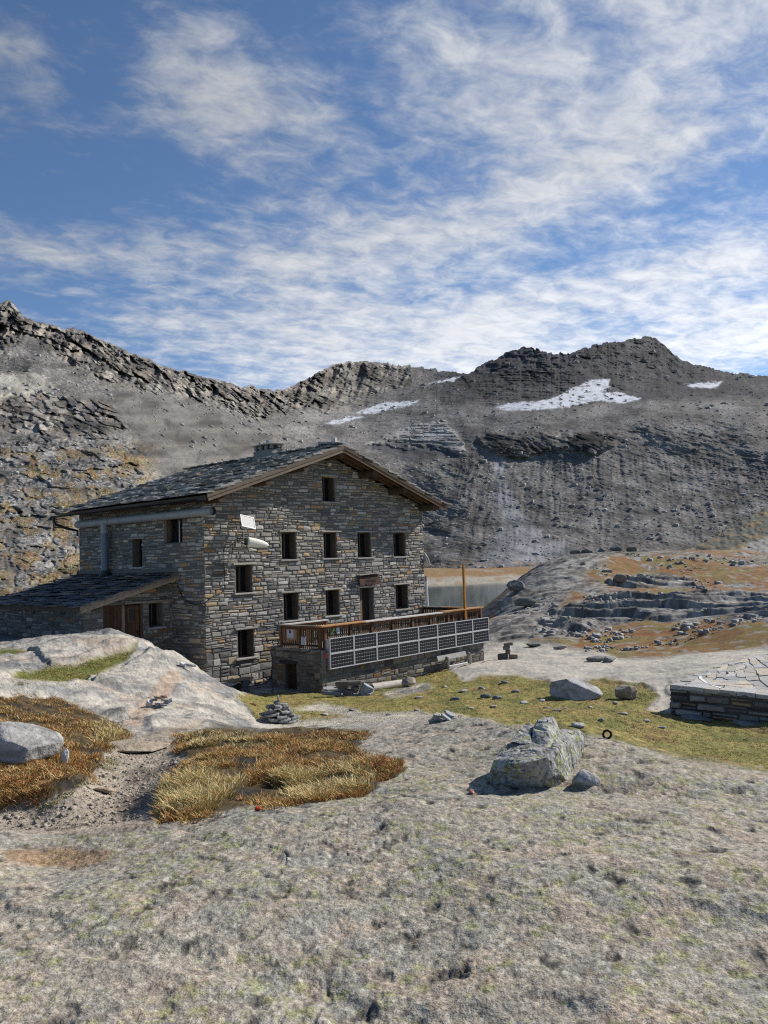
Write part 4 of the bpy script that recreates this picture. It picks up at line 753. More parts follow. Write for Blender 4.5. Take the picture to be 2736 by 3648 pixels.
def railing(a, b, z0, zt, caps, posts, nb, parent, rc, seed):
    """one run of railing from a to b (plan, hut coordinates): balusters and rails are the part; posts and caps hang on it"""
    r = random.Random(seed); a = Vector((*a, 0)); b = Vector((*b, 0)); d = b-a; L_ = d.length; d.normalize(); ang = math.atan2(d.y, d.x); m = MB()
    for k in range(nb):
        p = a+d*(L_*(k+.5)/nb); col = wood(r.choice([BROWN, DARKW, RED, (.10, .07, .05)]), .25)
        m.box(L0(p.x, p.y, (z0+zt-.06)/2), (.062, .022, zt-.06-z0), rz=ang, col=col)
    c_ = (a+b)/2
    m.box(L0(c_.x, c_.y, zt-.09), (L_, .034, .10), rz=ang, col=wood(rc)); m.box(L0(c_.x, c_.y, z0+.12), (L_, .034, .07), rz=ang, col=wood(DARKW))
    o_ = m.build('railing', M['wood'], parent)
    for f in posts:
        p = a+d*(L_*f); q = MB(); q.box(L0(p.x, p.y, (z0+zt-.04)/2-.05), (.11, .11, zt-.04-z0+.1), rz=ang, col=wood(r.choice([BROWN, RED, (.17, .09, .05)]), .2)); q.build('post', M['wood'], o_)
    for f0, f1, w_, col, off in caps:
        p = a+d*(L_*(f0+f1)/2); q = MB(); q.box(L0(p.x, p.y, zt-.015+off), (L_*(f1-f0), w_, .045), rz=ang, col=wood(col, .05)); q.build('cap_plank', M['wood'], o_, bevel=.004)
    return o_
railing((2.72, -3.2), (12.24, -3.2), 1.5, 2.33, [(-.03, .205, .34, ORANGE, .012), (.205, .745, .30, PALEW, 0), (.705, 1.005, .34, ORANGE, .03)], [.0, .135, .255, .38, .505, .625, .75, .875, 1.0], 92, ter, (.20, .10, .05), 21)
railing((2.55, -3.18), (2.55, -1.1), 1.52, 2.33, [(-.08, .48, .20, (.15, .13, .115), 0), (.48, 1.05, .20, (.22, .20, .18), 0)], [0.02, .5, 1.0], 20, ter, RED, 22)
railing((2.6, -1.08), (4.85, -1.08), 1.52, 2.32, [(-.02, 1.02, .22, PALEW, .008)], [1.0], 18, ter, RED, 23)
railing((12.2, -3.1), (12.2, .0), 1.5, 2.33, [(-.02, .62, .26, ORANGE, .0), (.62, 1.02, .22, (.2, .185, .17), 0)], [.0, .5, 1.0], 30, ter, DARKW, 24)
# plank lean against the corner, under the red sign
m = MB(); m.box(L0(2.52, -3.315, 1.1), (.22, .03, .8), ry=.02, col=wood((.22, .19, .16))); m.box(L0(2.80, -3.31, 1.15), (.2, .03, .7), col=wood((.14, .12, .10))); m.build('corner_boards', M['wood'], ter)

# solar panels: one built, fifteen copied
def solar():
    root = empty('solar_panel', (0, 0, 0), HRZ); w, h = 1.205, .53; m = MB()
    for x, z, a, b in ((w/2, .012, w-.006, .024), (w/2, h-.012, w-.006, .024), (.012, h/2, .024, h-.048), (w-.012, h/2, .024, h-.048)): m.box((x, 0, z), (a, .04, b), col=(.52, .52, .53))
    m.build('frame', M['plastic'], root)
    m = MB(); m.box((w/2, .006, h/2), (w-.05, .012, h-.05), col=(.48, .49, .50)); bk_ = m.build('backing', M['plastic'], root)
    m = MB(); pw_, ph = (w-.06)/9, (h-.06)/4
    for i in range(9):
        for j in range(4):
            x, z, a, b, k = .03+pw_*(i+.5), .03+ph*(j+.5), pw_*.472, ph*.465, .26
            m.add([(x+q*a, -.003, z+p*b) for q, p in ((-1+k, -1), (1-k, -1), (1, -1+k), (1, 1-k), (1-k, 1), (-1+k, 1), (-1, 1-k), (-1, -1+k))], [tuple(range(8))])
    m.build('cells', M['cell'], root); m = MB(); m.box((w/2, -.006, h/2), (.01, .001, .01)); return root
ORD = ['first', 'second', 'third', 'fourth', 'fifth', 'sixth', 'seventh', 'eighth']
def copy_tree(o_, parent=None):
    c_ = o_.copy(); COL.objects.link(c_)
    if parent: c_.parent = parent
    for ch_ in list(o_.children): copy_tree(ch_, c_)
    return c_
sp_ = solar()
for row in (0, 1):
    for k in range(8):
        o_ = sp_ if (row, k) == (0, 0) else copy_tree(sp_)
        o_.location = tuple(W(2.70+1.2225*k, -3.45, .84+.533*row))
        where = 'leftmost' if k == 0 else 'rightmost' if k == 7 else ORD[k]+' from the left'
        tag(o_, f'black solar panel on the terrace wall, {where} in the {"upper" if row else "lower"} row', 'solar panel', 'solar panels along the terrace')
rk = tag(empty('panel_rack', tuple(W(2.70, -3.45, .84)), HRZ), 'grey metal rack holding the black solar panels on the terrace wall', 'rack')
for k in range(9): m = MB(); m.box((1.2225*k, .12, .5), (.05, .2, 1.05), col=(.5, .5, .5)); m.build('rack_post', M['metal'], rk)

# ------------------------------------------------------------------ things on and round the hut
def hbuild(mb, name, m_, s, t, z, label, cat, group=None, bevel=0, smooth=False):
    o_ = mb.build(name, m_, None, smooth, bevel); o_.location = tuple(W(s, t, z)); o_.rotation_euler = (0, 0, HRZ); return tag(o_, label, cat, group)
m = MB(); m.box((0, 0, 0), (.085, .085, 3.1), col=(.42, .19, .04)); pl = hbuild(m, 'pole', M['wood'], 10.95, -3.31, 2.68, 'tall orange brown wooden pole standing on the terrace rail', 'pole')
# small panel with white frame and the white aerial on a bracket
ap = tag(empty('small_solar_panel', tuple(W(1.66, -.42, 6.12)), HRZ), 'small white framed solar panel tilted on a bracket high on the hut wall', 'solar panel')
Mr = Matrix.Rotation(R(2), 3, 'Z')@Matrix.Rotation(R(-26), 3, 'X')@Matrix.Rotation(R(12), 3, 'Y')
def rot(mb): mb.v = [tuple(Mr@Vector(p)) for p in mb.v]; return mb
m = MB()
for x, z, a, b in ((0, .235, .62, .03), (0, -.235, .62, .03), (-.295, 0, .03, .44), (.295, 0, .03, .44)): m.box((x, 0, z), (a, .035, b), col=(.6, .6, .6))
rot(m).build('frame', M['plastic'], ap)
m = MB(); m.box((0, .004, 0), (.56, .02, .44), col=(.15, .155, .17)); rot(m).build('glass_face', M['plastic'], ap)
m = MB()
for j in range(4):
    m.box((0, -.0075, -.165+.11*j+.055), (.54, .003, .012), col=(.42, .42, .43))
    if j < 3:
        for i in range(9): m.box((-.24+.06*i, -.0075, -.105+.11*j), (.014, .003, .045), ry=.5, col=(.42, .42, .43))
rot(m).build('cell_lines', M['plastic'], ap)
m = MB(); m.tube([(-.05, .05, -.2), (-.1, .12, -.38), (-.12, .12, -.62)], .018, 8, (.5, .5, .48)); m.tube([(-.12, .12, -.6), (-.16, .42, -.6)], .02, 8, (.03, .03, .03)); m.build('bracket', M['metal'], ap)
an = tag(empty('aerial', tuple(W(1.62, -.42, 5.40)), HRZ), 'white cone shaped aerial pointing right on the hut wall below the small panel', 'aerial')
m = MB(); N1, N2 = 16, 22; V = []; Fc = []
for i in range(N1+1):
    q = i/N1; rr_ = (1-q**2.2)**.5 if q < 1 else 0
    for k in range(N2): a = 2*math.pi*k/N2; V.append((q*.88, math.cos(a)*.115*max(rr_, .02), -.14*q+math.sin(a)*.175*max(rr_, .02)))
for i in range(N1):
    for k in range(N2): Fc.append((i*N2+k, i*N2+(k+1) % N2, (i+1)*N2+(k+1) % N2, (i+1)*N2+k))
Fc.append(tuple(range(N2-1, -1, -1))); Fc.append(tuple(range(N1*N2, N1*N2+N2)))
m.add(V, Fc, (.74, .70, .60)); m.v = [tuple(Matrix.Rotation(R(-12), 3, 'Z')@Vector(p)) for p in m.v]; m.build('radome', M['plastic'], an, smooth=True)
m = MB(); m.box((-.06, .0, 0), (.05, .16, .26), col=(.10, .10, .10)); m.tube([(-.08, 0, .1), (-.12, .3, .12), (-.12, .42, .12)], .018, 8, (.03, .03, .03)); m.tube([(-.1, .0, -.1), (-.14, .2, .0), (-.14, .42, .0)], .014, 8, (.05, .05, .05)); m.build('bracket', M['metal'], an)
m = MB(); m.tube([(1.52, -.18, 5.95), (1.6, -.2, 5.7), (1.5, -.08, 5.45), (1.25, -.06, 5.36), (.91, -.055, 5.33), (.84, -.055, 5.1), (.82, -.055, 4.64), (.85, -.055, 4.1), (.83, -.055, 3.75), (.7, -.055, 3.56), (.29, -.055, 3.48), (.07, -.06, 3.34), (-.06, -.05, 3.24), (-.06, .5, 3.21), (-.06, .95, 3.30), (-.06, 1.3, 3.50), (-.06, 1.6, 3.95)], .014, 6, (.012, .012, .012))
hbuild(m, 'cable', M['plastic'], 0, 0, 0, 'black cable looping down the hut corner from the aerial to the annex', 'cable')
m = MB(); m.tube([(1.25, -.05, 5.36), (1.2, -.05, 5.0), (1.12, -.05, 4.75), (.95, -.05, 4.62)], .010, 6, (.012, .012, .012)); hbuild(m, 'cable', M['plastic'], 0, 0, 0, 'short thin black cable hanging on the wall just left of the white aerial', 'cable')
# satellite dish at the right corner
ds = tag(empty('satellite_dish', tuple(W(12.62, .25, 4.50)), HRZ), 'grey satellite dish on an arm at the right corner of the hut', 'dish')
m = MB(); V = [(0, 0, 0)]; Fc = []; n_ = 24
for i in range(1, 6):
    for k in range(n_): a = 2*math.pi*k/n_; q = i/5*.40; V.append((.28*(i/5)**2*.40, q*math.cos(a), q*1.05*math.sin(a)))
for k in range(n_): Fc.append((0, 1+k, 1+(k+1) % n_))
for i in range(4):
    for k in range(n_): Fc.append((1+i*n_+k, 1+(i+1)*n_+k, 1+(i+1)*n_+(k+1) % n_, 1+i*n_+(k+1) % n_))
V2 = [(x-.02, y, z) for x, y, z in V]; b_ = len(V); rim = [(1+4*n_+k, 1+4*n_+(k+1) % n_, b_+1+4*n_+(k+1) % n_, b_+1+4*n_+k) for k in range(n_)]
MrD = Matrix.Rotation(R(-22), 3, 'Z')@Matrix.Rotation(R(-24), 3, 'Y')
m.add(V+V2, Fc+[tuple(x+b_ for x in f[::-1]) for f in Fc]+rim, (.58, .59, .59)); m.v = [tuple(MrD@Vector(p)) for p in m.v]; m.build('reflector', M['plastic'], ds, smooth=True)
m = MB(); m.tube([tuple(MrD@Vector((.1, 0, -.38))), tuple(MrD@Vector((.75, 0, -.18)))], .014, 8, (.3, .3, .3)); m.build('arm', M['metal'], ds)
m = MB(); m.tube([tuple(MrD@Vector((.68, 0, -.14))), tuple(MrD@Vector((.92, 0, -.10)))], .06, 12, (.42, .45, .48)); m.build('receiver', M['plastic'], ds)
m = MB(); m.tube([(-.03, 0, -.08), (-.16, -.03, -.10), (-.24, -.1, -.10), (-.45, -.33, -.10)], .022, 8, (.06, .06, .065)); m.box((-.06, 0, -.08), (.08, .16, .24), col=(.2, .2, .21)); m.build('bracket', M['metal'], ds)
m = MB(); m.tube([(0, 0, 3.5), (0.02, -.01, 2.4), (.04, -.02, .3)], .075, 14, (.62, .62, .64)); m.tube([(0, 0, 3.48), (0, 0, 3.75)], .06, 12, (.25, .24, .23)); hbuild(m, 'rain_pipe', M['plastic'], 12.55, .05, 0, 'white upright rain pipe at the right corner of the hut', 'pipe')
# notices on the railing
def notice(name, s, t, z, w, h, col, face, label, cat, extra=()):
    e_ = tag(empty(name, tuple(W(s, t, z)), HRZ+face), label, cat); m = MB(); m.box((0, 0, 0), (w, .012, h), col=col); m.build('sheet', M['paint'], e_)
    for nm, x, zz, a, b, c_ in extra: m = MB(); m.box((x, -.008-.002*len(e_.children), zz), (a, .004, b), col=c_); m.build(nm, M['paint'], e_)
    return e_
e_ = notice('notice_board', 2.50, -1.71, 1.99, .50, .40, (.33, .20, .12), -math.pi/2, 'brown wooden notice board with a white poster on the left terrace railing', 'notice board', [('poster', -.06, .02, .36, .30, (.50, .51, .54))])
m = MB(); 
for x, z, r_ in ((.0, .09, .045), (-.03, .06, .03), (.035, .05, .028), (.0, .03, .02)): slab_mb(m, x-.06, -.016, z+.03, r_*2, .003, r_*1.6, col=(.06, .07, .14), n=8)
m.build('drawing', M['paint'], e_)
e_ = notice('notice_sheet', 2.50, -2.33, 1.80, .23, .30, (.50, .53, .58), -math.pi/2, 'small pale framed notice sheet beside the brown board on the railing', 'notice', [('header', 0, .135, .22, .03, (.08, .11, .2))])
m = MB(); 
for k in range(5): m.box((random.uniform(-.02, .02), -.012, .08-.04*k), (.12, .002, .008), col=(.2, .22, .28))
m.build('lines', M['paint'], e_)
e_ = tag(empty('green_sign', tuple(W(3.10, -3.24, 2.115)), HRZ), 'square green sign with a yellow diagonal stripe on the front railing', 'sign'); m = MB(); m.box((0, 0, 0), (.17, .01, .20), col=(.03, .10, .05)); m.build('plate', M['paint'], e_)
m = MB(); m.add([(-.083, -.007, -.10), (-.083, -.007, -.045), (.03, -.007, .10), (.083, -.007, .10), (.083, -.007, .095)], [(0, 4, 3, 2, 1)], (.50, .58, .06)); m.build('stripe', M['paint'], e_)
e_ = tag(empty('white_sign', tuple(W(3.35, -3.24, 2.12)), HRZ), 'square white sign with grey diagonal lettering on the front railing', 'sign'); m = MB(); m.box((0, 0, 0), (.16, .01, .20), col=(.60, .60, .60)); m.build('plate', M['paint'], e_)
m = MB(); m.box((0, -.008, 0), (.22, .003, .025), ry=-.9, col=(.25, .25, .27)); m.build('stripe', M['paint'], e_)
e_ = tag(empty('red_sign', tuple(W(2.67, -3.345, 1.32)), HRZ), 'small red warning plate with white lines at the terrace corner', 'sign'); m = MB(); m.box((0, 0, 0), (.21, .012, .19), col=(.50, .06, .045)); m.build('plate', M['paint'], e_)
m = MB()
for k, w in enumerate((.11, .15, .13, .15)): m.box((0, -.009, .06-.04*k), (w, .003, .012), col=(.65, .45, .40))
m.build('lines', M['paint'], e_)
# bench of a plank, round stone table, paving
bn = tag(empty('plank_bench', tuple(W(.85, -.3)), HRZ), 'weathered plank bench on stones along the hut wall', 'bench')
m = MB(); m.box((0, 0, .45), (1.75, .34, .07), col=(.37, .27, .17)); m.build('plank', M['wood'], bn, bevel=.008)
for x in (-.6, .6):
    m = MB()
    for k in range(3): slab_mb(m, x+random.uniform(-.03, .03), 0, .07+.14*k, .36, .3, .14, col=wood((.2, .19, .18), .2))
    m.build('stone_support', M['stone'], bn)
rt_ = tag(empty('round_stone_table', tuple(W(.12, -.9)), HRZ), 'round flat stone table on a block pedestal at the hut corner', 'table')
m = MB(); slab_mb(m, 0, 0, .47, .70, .66, .055, col=(.36, .35, .335), n=14); m.build('tabletop', M['rock'], rt_)
m = MB(); m.box((.02, 0, .2), (.34, .3, .48), col=(.13, .13, .13), jit=.01); m.build('pedestal', M['stone'], rt_, bevel=.015)
pv = MB(); r_ = random.Random(5)
for s in np.arange(.2, 2.4, .42):
    for t in np.arange(-2.3, -.05, .42):
        if t < -1.5 and s < .5: continue
        slab_mb(pv, s+r_.uniform(-.1, .1), t+r_.uniform(-.1, .1), .03+(.0 if t > -1.6 else -.05)+r_.uniform(0, .03), r_.uniform(.4, .6), r_.uniform(.35, .55), .07, rz=r_.uniform(0, 3), rx=r_.uniform(-.04, .04), col=wood((.30, .29, .27), .3), r=r_)
hbuild(pv, 'stone_paving', M['stone'], 0, 0, 0, 'irregular grey flagstone paving at the foot of the hut', 'paving')
m = MB(); slab_mb(m, 0, 0, .12, .26, .2, .26, col=(.22, .22, .215), n=8); hbuild(m, 'round_stone', M['rock'], 2.15, -.85, 0, 'small rounded dark stone by the cellar steps', 'stone')
# upturned bench, log and stones in front of the terrace
wb = tag(empty('tipped_bench', tuple(W(9.75, -3.62, .0)), HRZ), 'old white bench tipped over against the terrace wall', 'bench')
m = MB(); m.box((-.1, .13, .52), (1.95, .05, .2), rx=-.35, col=(.36, .355, .34)); m.build('seat', M['wood'], wb)
m = MB(); m.box((.0, -.12, .16), (1.25, .06, .09), rx=.3, col=(.68, .68, .67)); m.build('stretcher', M['wood'], wb)
for x in (-.82, .72):
    m = MB(); m.box((x+.07, .02, .31), (.06, .09, .62), rx=.5, col=(.26, .255, .24)); m.box((x+.24, -.05, .28), (.05, .07, .62), ry=-.5, rx=.35, col=(.42, .42, .4)); m.build('leg', M['wood'], wb)
p0 = W(3.75, -4.42, 0); p1 = W(5.42, -4.36, 0); g0, g1 = gz(p0[0], p0[1]), gz(p1[0], p1[1])
m = MB(); m.tube([(3.72, -4.42, g0+.13), (4.5, -4.40, (g0+g1)/2+.135), (5.42, -4.36, g1+.13)], [.14, .135, .125], 14, (.50, .47, .42)); m.tube([(3.715, -4.42, g0+.13), (3.725, -4.42, g0+.13)], .10, 12, (.06, .045, .035)); hbuild(m, 'log', M['wood'], 0, 0, 0, 'pale barkless log lying in the grass before the terrace', 'log')
m = MB(); m.tube([(11.9, -3.6, .06), (11.2, -3.9, .07), (10.2, -4.2, .06), (9.3, -4.1, .06), (8.6, -4.3, .07)], .022, 6, (.05, .025, .015)); hbuild(m, 'hose', M['plastic'], 0, 0, 0, 'thin dark hose lying on the rock below the tipped bench', 'hose')
m = MB(); slab_mb(m, 0, 0, 0, .6, .3, .05, col=(.36, .35, .33)); hbuild(m, 'flat_stone', M['rock'], 8.9, -4.15, .04, 'flat pale slab beside the dark hose under the tipped bench', 'stone')

# ------------------------------------------------------------------ boulders and cairns
def boulder(name, at, dims, seed, col, label=None, cat='boulder', group=None, rz=0, planes=10, sub=4, sink=.12, mat_='rock', rough=.05, lich=0, shape=None, tint=None, tilt=(0, 0)):
    """faceted, split rock: a ball cut by random planes, roughened and weathered"""
    r = np.random.default_rng(seed); bm = bmesh.new(); bmesh.ops.create_icosphere(bm, subdivisions=sub, radius=1); bm.verts.ensure_lookup_table()
    V = np.array([v.co[:] for v in bm.verts]); Fc = [[v.index for v in f.verts] for f in bm.faces]; bm.free()
    cuts = shape if shape is not None else [(q/np.linalg.norm(q), r.uniform(.5, .82)) for q in r.normal(size=(planes, 3))]+[(np.array([0, 0, -1.]), .55)]
    for _ in range(2):
        for n_, d in cuts:
            n_ = np.array(n_, float); n_ /= np.linalg.norm(n_); e = np.maximum(V@n_-d, 0); V -= e[:, None]*n_
    s_ = seed % 50
    V += (rough*perlin3(V*2.2+s_, s_)+rough*.6*perlin3(V*5+s_, s_+1)+rough*.35*perlin3(V*11, s_+2))[:, None]*V/np.linalg.norm(V, axis=1)[:, None]
    n1_ = perlin3(V*2.5+9, s_+3); n2_ = perlin3(V*6+3, s_+4)
    c_ = np.ones((len(V), 3))*np.array(col); c_ = mixc(c_, tuple(q*.55 for q in col), sstep(-.1, .4, n1_)*.7); c_ = mixc(c_, tint or tuple(min(q*1.3, .8) for q in col), sstep(.15, .4, n2_)*.6)
    if lich: c_ = mixc(c_, (.34, .37, .09), lich*sstep(.22, .36, perlin3(V*7, s_+5))); c_ = mixc(c_, (.10, .10, .09), .8*lich*sstep(.1, .35, perlin3(V*4+5, s_+6)))
    V = V*(np.array(dims)/2)/np.abs(V).max(0); V[:, 2] += dims[2]*(.5-sink)
    Rm = np.array(Matrix.Rotation(tilt[0], 3, 'X')@Matrix.Rotation(tilt[1], 3, 'Y')); V = V@Rm.T
    o_ = np_mesh(name, V, Fc, M[mat_], np.clip(c_, .01, .9)); o_.location = tuple(at); o_.rotation_euler = (0, 0, rz)
    if label: tag(o_, label, cat, group)
    return o_
RK = (.33, .325, .31)
b = spot(1245, 1507); boulder('boulder', b, (1.35, .95, .62), 3, (.43, .43, .43), 'large angular blue grey boulder lying in the meadow', shape=[((.5, -.35, .75), .42), ((-.9, -.35, .1), .62), ((-.2, .3, 1), .60), ((0, -1, .25), .62), ((.7, .2, .9), .5), ((1, 0, .2), .8), ((0, 1, .1), .7), ((0, 0, -1), .5)], rz=.1, rough=.03)
b = spot(1352, 1509); boulder('boulder', b, (.62, .5, .40), 4, (.36, .31, .26), 'smaller brownish boulder lying right of the big meadow boulder')
b = spot(1114, 1279, 40, 120); boulder('boulder', b, (1.5, 1.2, 1.05), 5, (.20, .20, .19), 'dark block perched on the knoll flank above the lake', rz=.4, planes=7)
b = spot(1136, 1311, 35, 120); boulder('boulder', b, (1.55, .8, .75), 6, (.20, .20, .17), 'long dark block lying on the knoll just right of the solar panels', rz=-.1, planes=7)
b = spot(1338, 1260, 40, 120); boulder('boulder', b, (1.1, .9, .8), 7, (.24, .21, .17), 'brown square block high on the knoll face', planes=7)
for u, v, w, lab in ((1242, 1197, 1.8, 'leftmost dark rock on the knoll crest'), (1268, 1196, 1.9, 'long flat rock on the knoll crest'), (1300, 1194, 1.3, 'small round rock in the middle of the knoll crest'), (1332, 1194, 2.0, 'pointed dark rock near the right end of the knoll crest'), (1365, 1194, 1.7, 'rightmost dark rock on the knoll crest')):
    d = ray(u, v); y = 73; boulder('crest_rock', (d[0]*y, y, float(gz(d[0]*y, y))+.1), (w*.62, w*.45, w*.33), int(u), (.17, .165, .15), lab, 'rock', rz=random.random()*3, sub=3)
b = spot(20, 1622); boulder('boulder', b, (1.05, .7, .42), 8, (.37, .36, .34), 'large pale rounded boulder half sunk in golden grass', rough=.03, sink=.38, shape=[((.55, -.2, .8), .55), ((-.4, -.5, .7), .62), ((0, -1, .15), .7), ((.9, -.4, -.1), .8), ((0, 0, -1), .5)], tint=(.52, .5, .47))
b = spot(140, 1652); boulder('quartz_stone', b, (.085, .06, .17), 9, (.68, .67, .66), 'small upright white quartz stone in the golden grass', 'stone', sub=3, sink=.05)
b = spot(275, 1618); boulder('flat_slab', b, (1.0, .75, .10), 10, (.42, .35, .26), 'flat tan slab lying across the dirt path', 'stone', sink=.3, rz=.2, rough=.02)
b = spot(226, 1712); boulder('flat_slab', b, (.22, .12, .06), 12, (.43, .33, .23), 'small tan stone lying in the middle of the dirt path', 'stone', sink=.15, rz=.1, sub=3)
# the big lichened boulder on the slab: main body with a broken crest
bb = spot(1150, 1700, 3, 9)
def hull_rock(name, pts, seed, parent, col, subd=5, amp=.02, lich=.8):
    bm = bmesh.new(); [bm.verts.new(p) for p in pts]; bmesh.ops.convex_hull(bm, input=bm.verts); bmesh.ops.triangulate(bm, faces=bm.faces)
    loose = [v for v in bm.verts if not v.link_faces]; bmesh.ops.delete(bm, geom=loose, context='VERTS')
    for _ in range(7):
        ed_ = [e for e in bm.edges if e.calc_length() > .017]
        if not ed_: break
        bmesh.ops.subdivide_edges(bm, edges=ed_, cuts=1, use_grid_fill=False); bmesh.ops.triangulate(bm, faces=bm.faces)
    bmesh.ops.smooth_vert(bm, verts=bm.verts, factor=.25, use_axis_x=True, use_axis_y=True, use_axis_z=True); bm.normal_update(); bm.verts.ensure_lookup_table()
    V = np.array([v.co[:] for v in bm.verts]); Nn = np.array([v.normal[:] for v in bm.verts]); Fc = np.array([[v.index for v in f.verts] for f in bm.faces]); bm.free()
    q = V*np.array([1, 1, .8])
    d = amp*1.15*(.9*perlin3(q*5+seed, seed)+.5*perlin3(q*np.array([11, 11, 18]), seed+1)+.2*perlin3(q*27, seed+2)-.10*np.abs(perlin3(q*np.array([55, 55, 90]), seed+3))+.06*perlin3(q*90, seed+9))-amp*.8*sstep(.08, 0, np.abs(perlin3(q*5+3, seed+4)))
    V = V+Nn*d[:, None]
    c_ = np.ones((len(V), 3))*np.array(col); c_ = mixc(c_, (.14, .14, .135), sstep(.0, .45, perlin3(V*np.array([24, 24, 9]), seed+5)+.4*perlin3(V*60, seed+12))*.6); c_ = mixc(c_, (.55, .54, .52), sstep(.15, .45, perlin3(V*30+3, seed+6))*.7)
    c_ = mixc(c_, (.32, .35, .09), lich*sstep(.26, .4, perlin3(V*26+7, seed+7)+.35*perlin3(V*6, seed+10))); c_ = mixc(c_, (.05, .05, .045), .8*sstep(.3, .45, perlin3(V*34+2, seed+8)))
    return np_mesh(name, V, Fc, M['rock'], np.clip(c_, .01, .9), parent)
def bp(zx, zy, dep):
    dep *= 1.5; p = ray((1650+zx*.3014)/1.6492, (2520+zy*.3014)/1.6492)*(bb[1]-.12+dep)+np.array([0, 0, EYE])-bb
    return (p[0], p[1], max(p[2], -.08))
bg0 = lambda zx, dep: (bp(zx, 700, dep)[0], bp(zx, 700, dep)[1], -.1)
BR = tag(empty('boulder', (bb[0], bb[1], bb[2]-.02)), 'big jagged lichen covered boulder standing on the foreground slab', 'boulder')
hull_rock('body', [bp(330,985,.20), bp(700,1000,.12), bp(1085,975,.10), bp(1245,850,.18), bp(305,720,.10), bp(350,575,.14), bp(620,640,.01), bp(830,600,-.02), bp(1000,550,.0), bp(1085,460,.10), bp(1225,390,.30), bp(1430,300,.62), bp(1360,240,.62), bp(1390,600,.55), bp(1400,800,.6), bp(430,500,.24), bp(560,360,.36), bp(800,300,.5), bp(1120,220,.6), bp(420,700,.6), bg0(350,.5), bg0(700,.7), bg0(1350,.65)], 21, BR, (.36, .355, .335), amp=.016)
hull_rock('crest', [bp(790,420,.26), bp(830,200,.36), bp(870,110,.42), bp(930,72,.44), bp(1000,95,.42), bp(1050,72,.46), bp(1125,190,.5), bp(1160,330,.44), bp(1010,440,.20), bp(880,430,.22), bp(1000,260,.62), bp(860,350,.6), bp(1120,300,.6)], 22, BR, (.40, .395, .375), amp=.020)
hull_rock('crest', [bp(570,370,.26), bp(650,250,.36), bp(720,170,.42), bp(790,140,.44), bp(840,190,.46), bp(800,400,.24), bp(680,400,.24), bp(600,350,.5), bp(820,330,.55)], 23, BR, (.36, .355, .34), amp=.012)
b = spot(1264, 1690, 3, 9); boulder('boulder', b, (.24, .20, .17), 64, (.40, .395, .385), 'smaller smooth grey stone propped against the right side of the big boulder', planes=9, rough=.03, sink=.42, rz=.5)
# red paint marks on stones
for u, v, lab in ((557, 1752, 'small stone painted bright red at the edge of the golden grass'), (1019, 1714, 'small stone with a red paint dab left of the big boulder')):
    b = spot(u, v, 3, 9); boulder('painted_stone', b, (.05, .04, .035), u, (.62, .07, .03) if u < 800 else (.5, .30, .25), lab, 'stone', sub=3, sink=.1, tint=(.7, .1, .05))
# iron ring on the slab's rim
b = spot(1312, 1596, 4, 12); m = MB(); n_ = 22; V = []; Fc = []; dims_ = (.038, .012)
for i in range(n_):
    a = 2*math.pi*i/n_
    for k in range(8): q = 2*math.pi*k/8; V.append(((.036+.011*math.cos(q))*math.cos(a), .011*math.sin(q), (.036+.011*math.cos(q))*math.sin(a)+.04))
for i in range(n_):
    for k in range(8): Fc.append((i*8+k, i*8+(k+1) % 8, ((i+1) % n_)*8+(k+1) % 8, ((i+1) % n_)*8+k))
m.add(V, Fc, (.02, .02, .02)); m.tube([(0, 0, -.02), (0, 0, .012)], .012, 8, (.03, .028, .026)); o_ = m.build('iron_ring', M['metal'], smooth=True); o_.location = tuple(b); tag(o_, 'black iron ring bolted to the rim of the slab', 'ring')
def cairn(at, r0, h, n, seed, label, top=True, col=(.31, .305, .29)):
    r = random.Random(seed); e = tag(empty('cairn', tuple(at)), label, 'cairn'); z = 0; lay = 0
    while z < h*.93:
        f = 1-(z/h)**1.5*.82; R_ = r0*f; th = r.uniform(.035, .06)*h/.55; cnt = max(1, int(n*f))
        m = MB()
        for k in range(cnt):
            a = 2*math.pi*(k+r.random()*.5)/cnt+lay*.7; w = r.uniform(.5, .85)*R_*1.15; q = R_*(.62 if cnt > 2 else .1)
            slab_mb(m, q*math.cos(a), q*math.sin(a), z+th/2+r.uniform(-.01, .01), w, w*r.uniform(.6, 1), th*r.uniform(.75, 1.3), rz=a+r.uniform(-.5, .5), rx=r.uniform(-.14, .14), ry=r.uniform(-.16, .16), col=(lambda k_: tuple(c_*k_ for c_ in col))(r.uniform(.65, 1.4)), r=r)
        m.build('stone_course', M['rock'], e); z += th*.86; lay += 1
    if top: m = MB(); m.box((.02, 0, h+.02), (.05, .05, .14), col=(.3, .3, .29), taper=.5, jit=.008); m.build('top_stone', M['rock'], e)
    return e
b = spot(600, 1563, 10, 25); s_ = b[1]/18; cairn(b-np.array([0, 0, .03]), .50*s_, .56*s_, 6, 31, 'domed cairn of stacked flat stones at the edge of the meadow')
b = spot(1093, 1424, 20, 45); e = tag(empty('cairn', tuple(b)), 'small slim cairn of three stones on the pale rock by the terrace', 'cairn')
for nm, x, z, w, h_, c_ in (('base_stone', -.12, .10, .46, .30, (.11, .108, .10)), ('base_stone', .34, .09, .48, .22, (.24, .20, .165)), ('middle_stone', .1, .32, .26, .20, (.16, .155, .14)), ('middle_stone', .06, .5, .34, .16, (.2, .2, .19)), ('top_stone', .14, .66, .42, .12, (.15, .15, .14))):
    m = MB(); slab_mb(m, x, 0, z, w, w*.7, h_, col=c_, ry=random.uniform(-.15, .15)); m.build(nm, M['rock'], e)
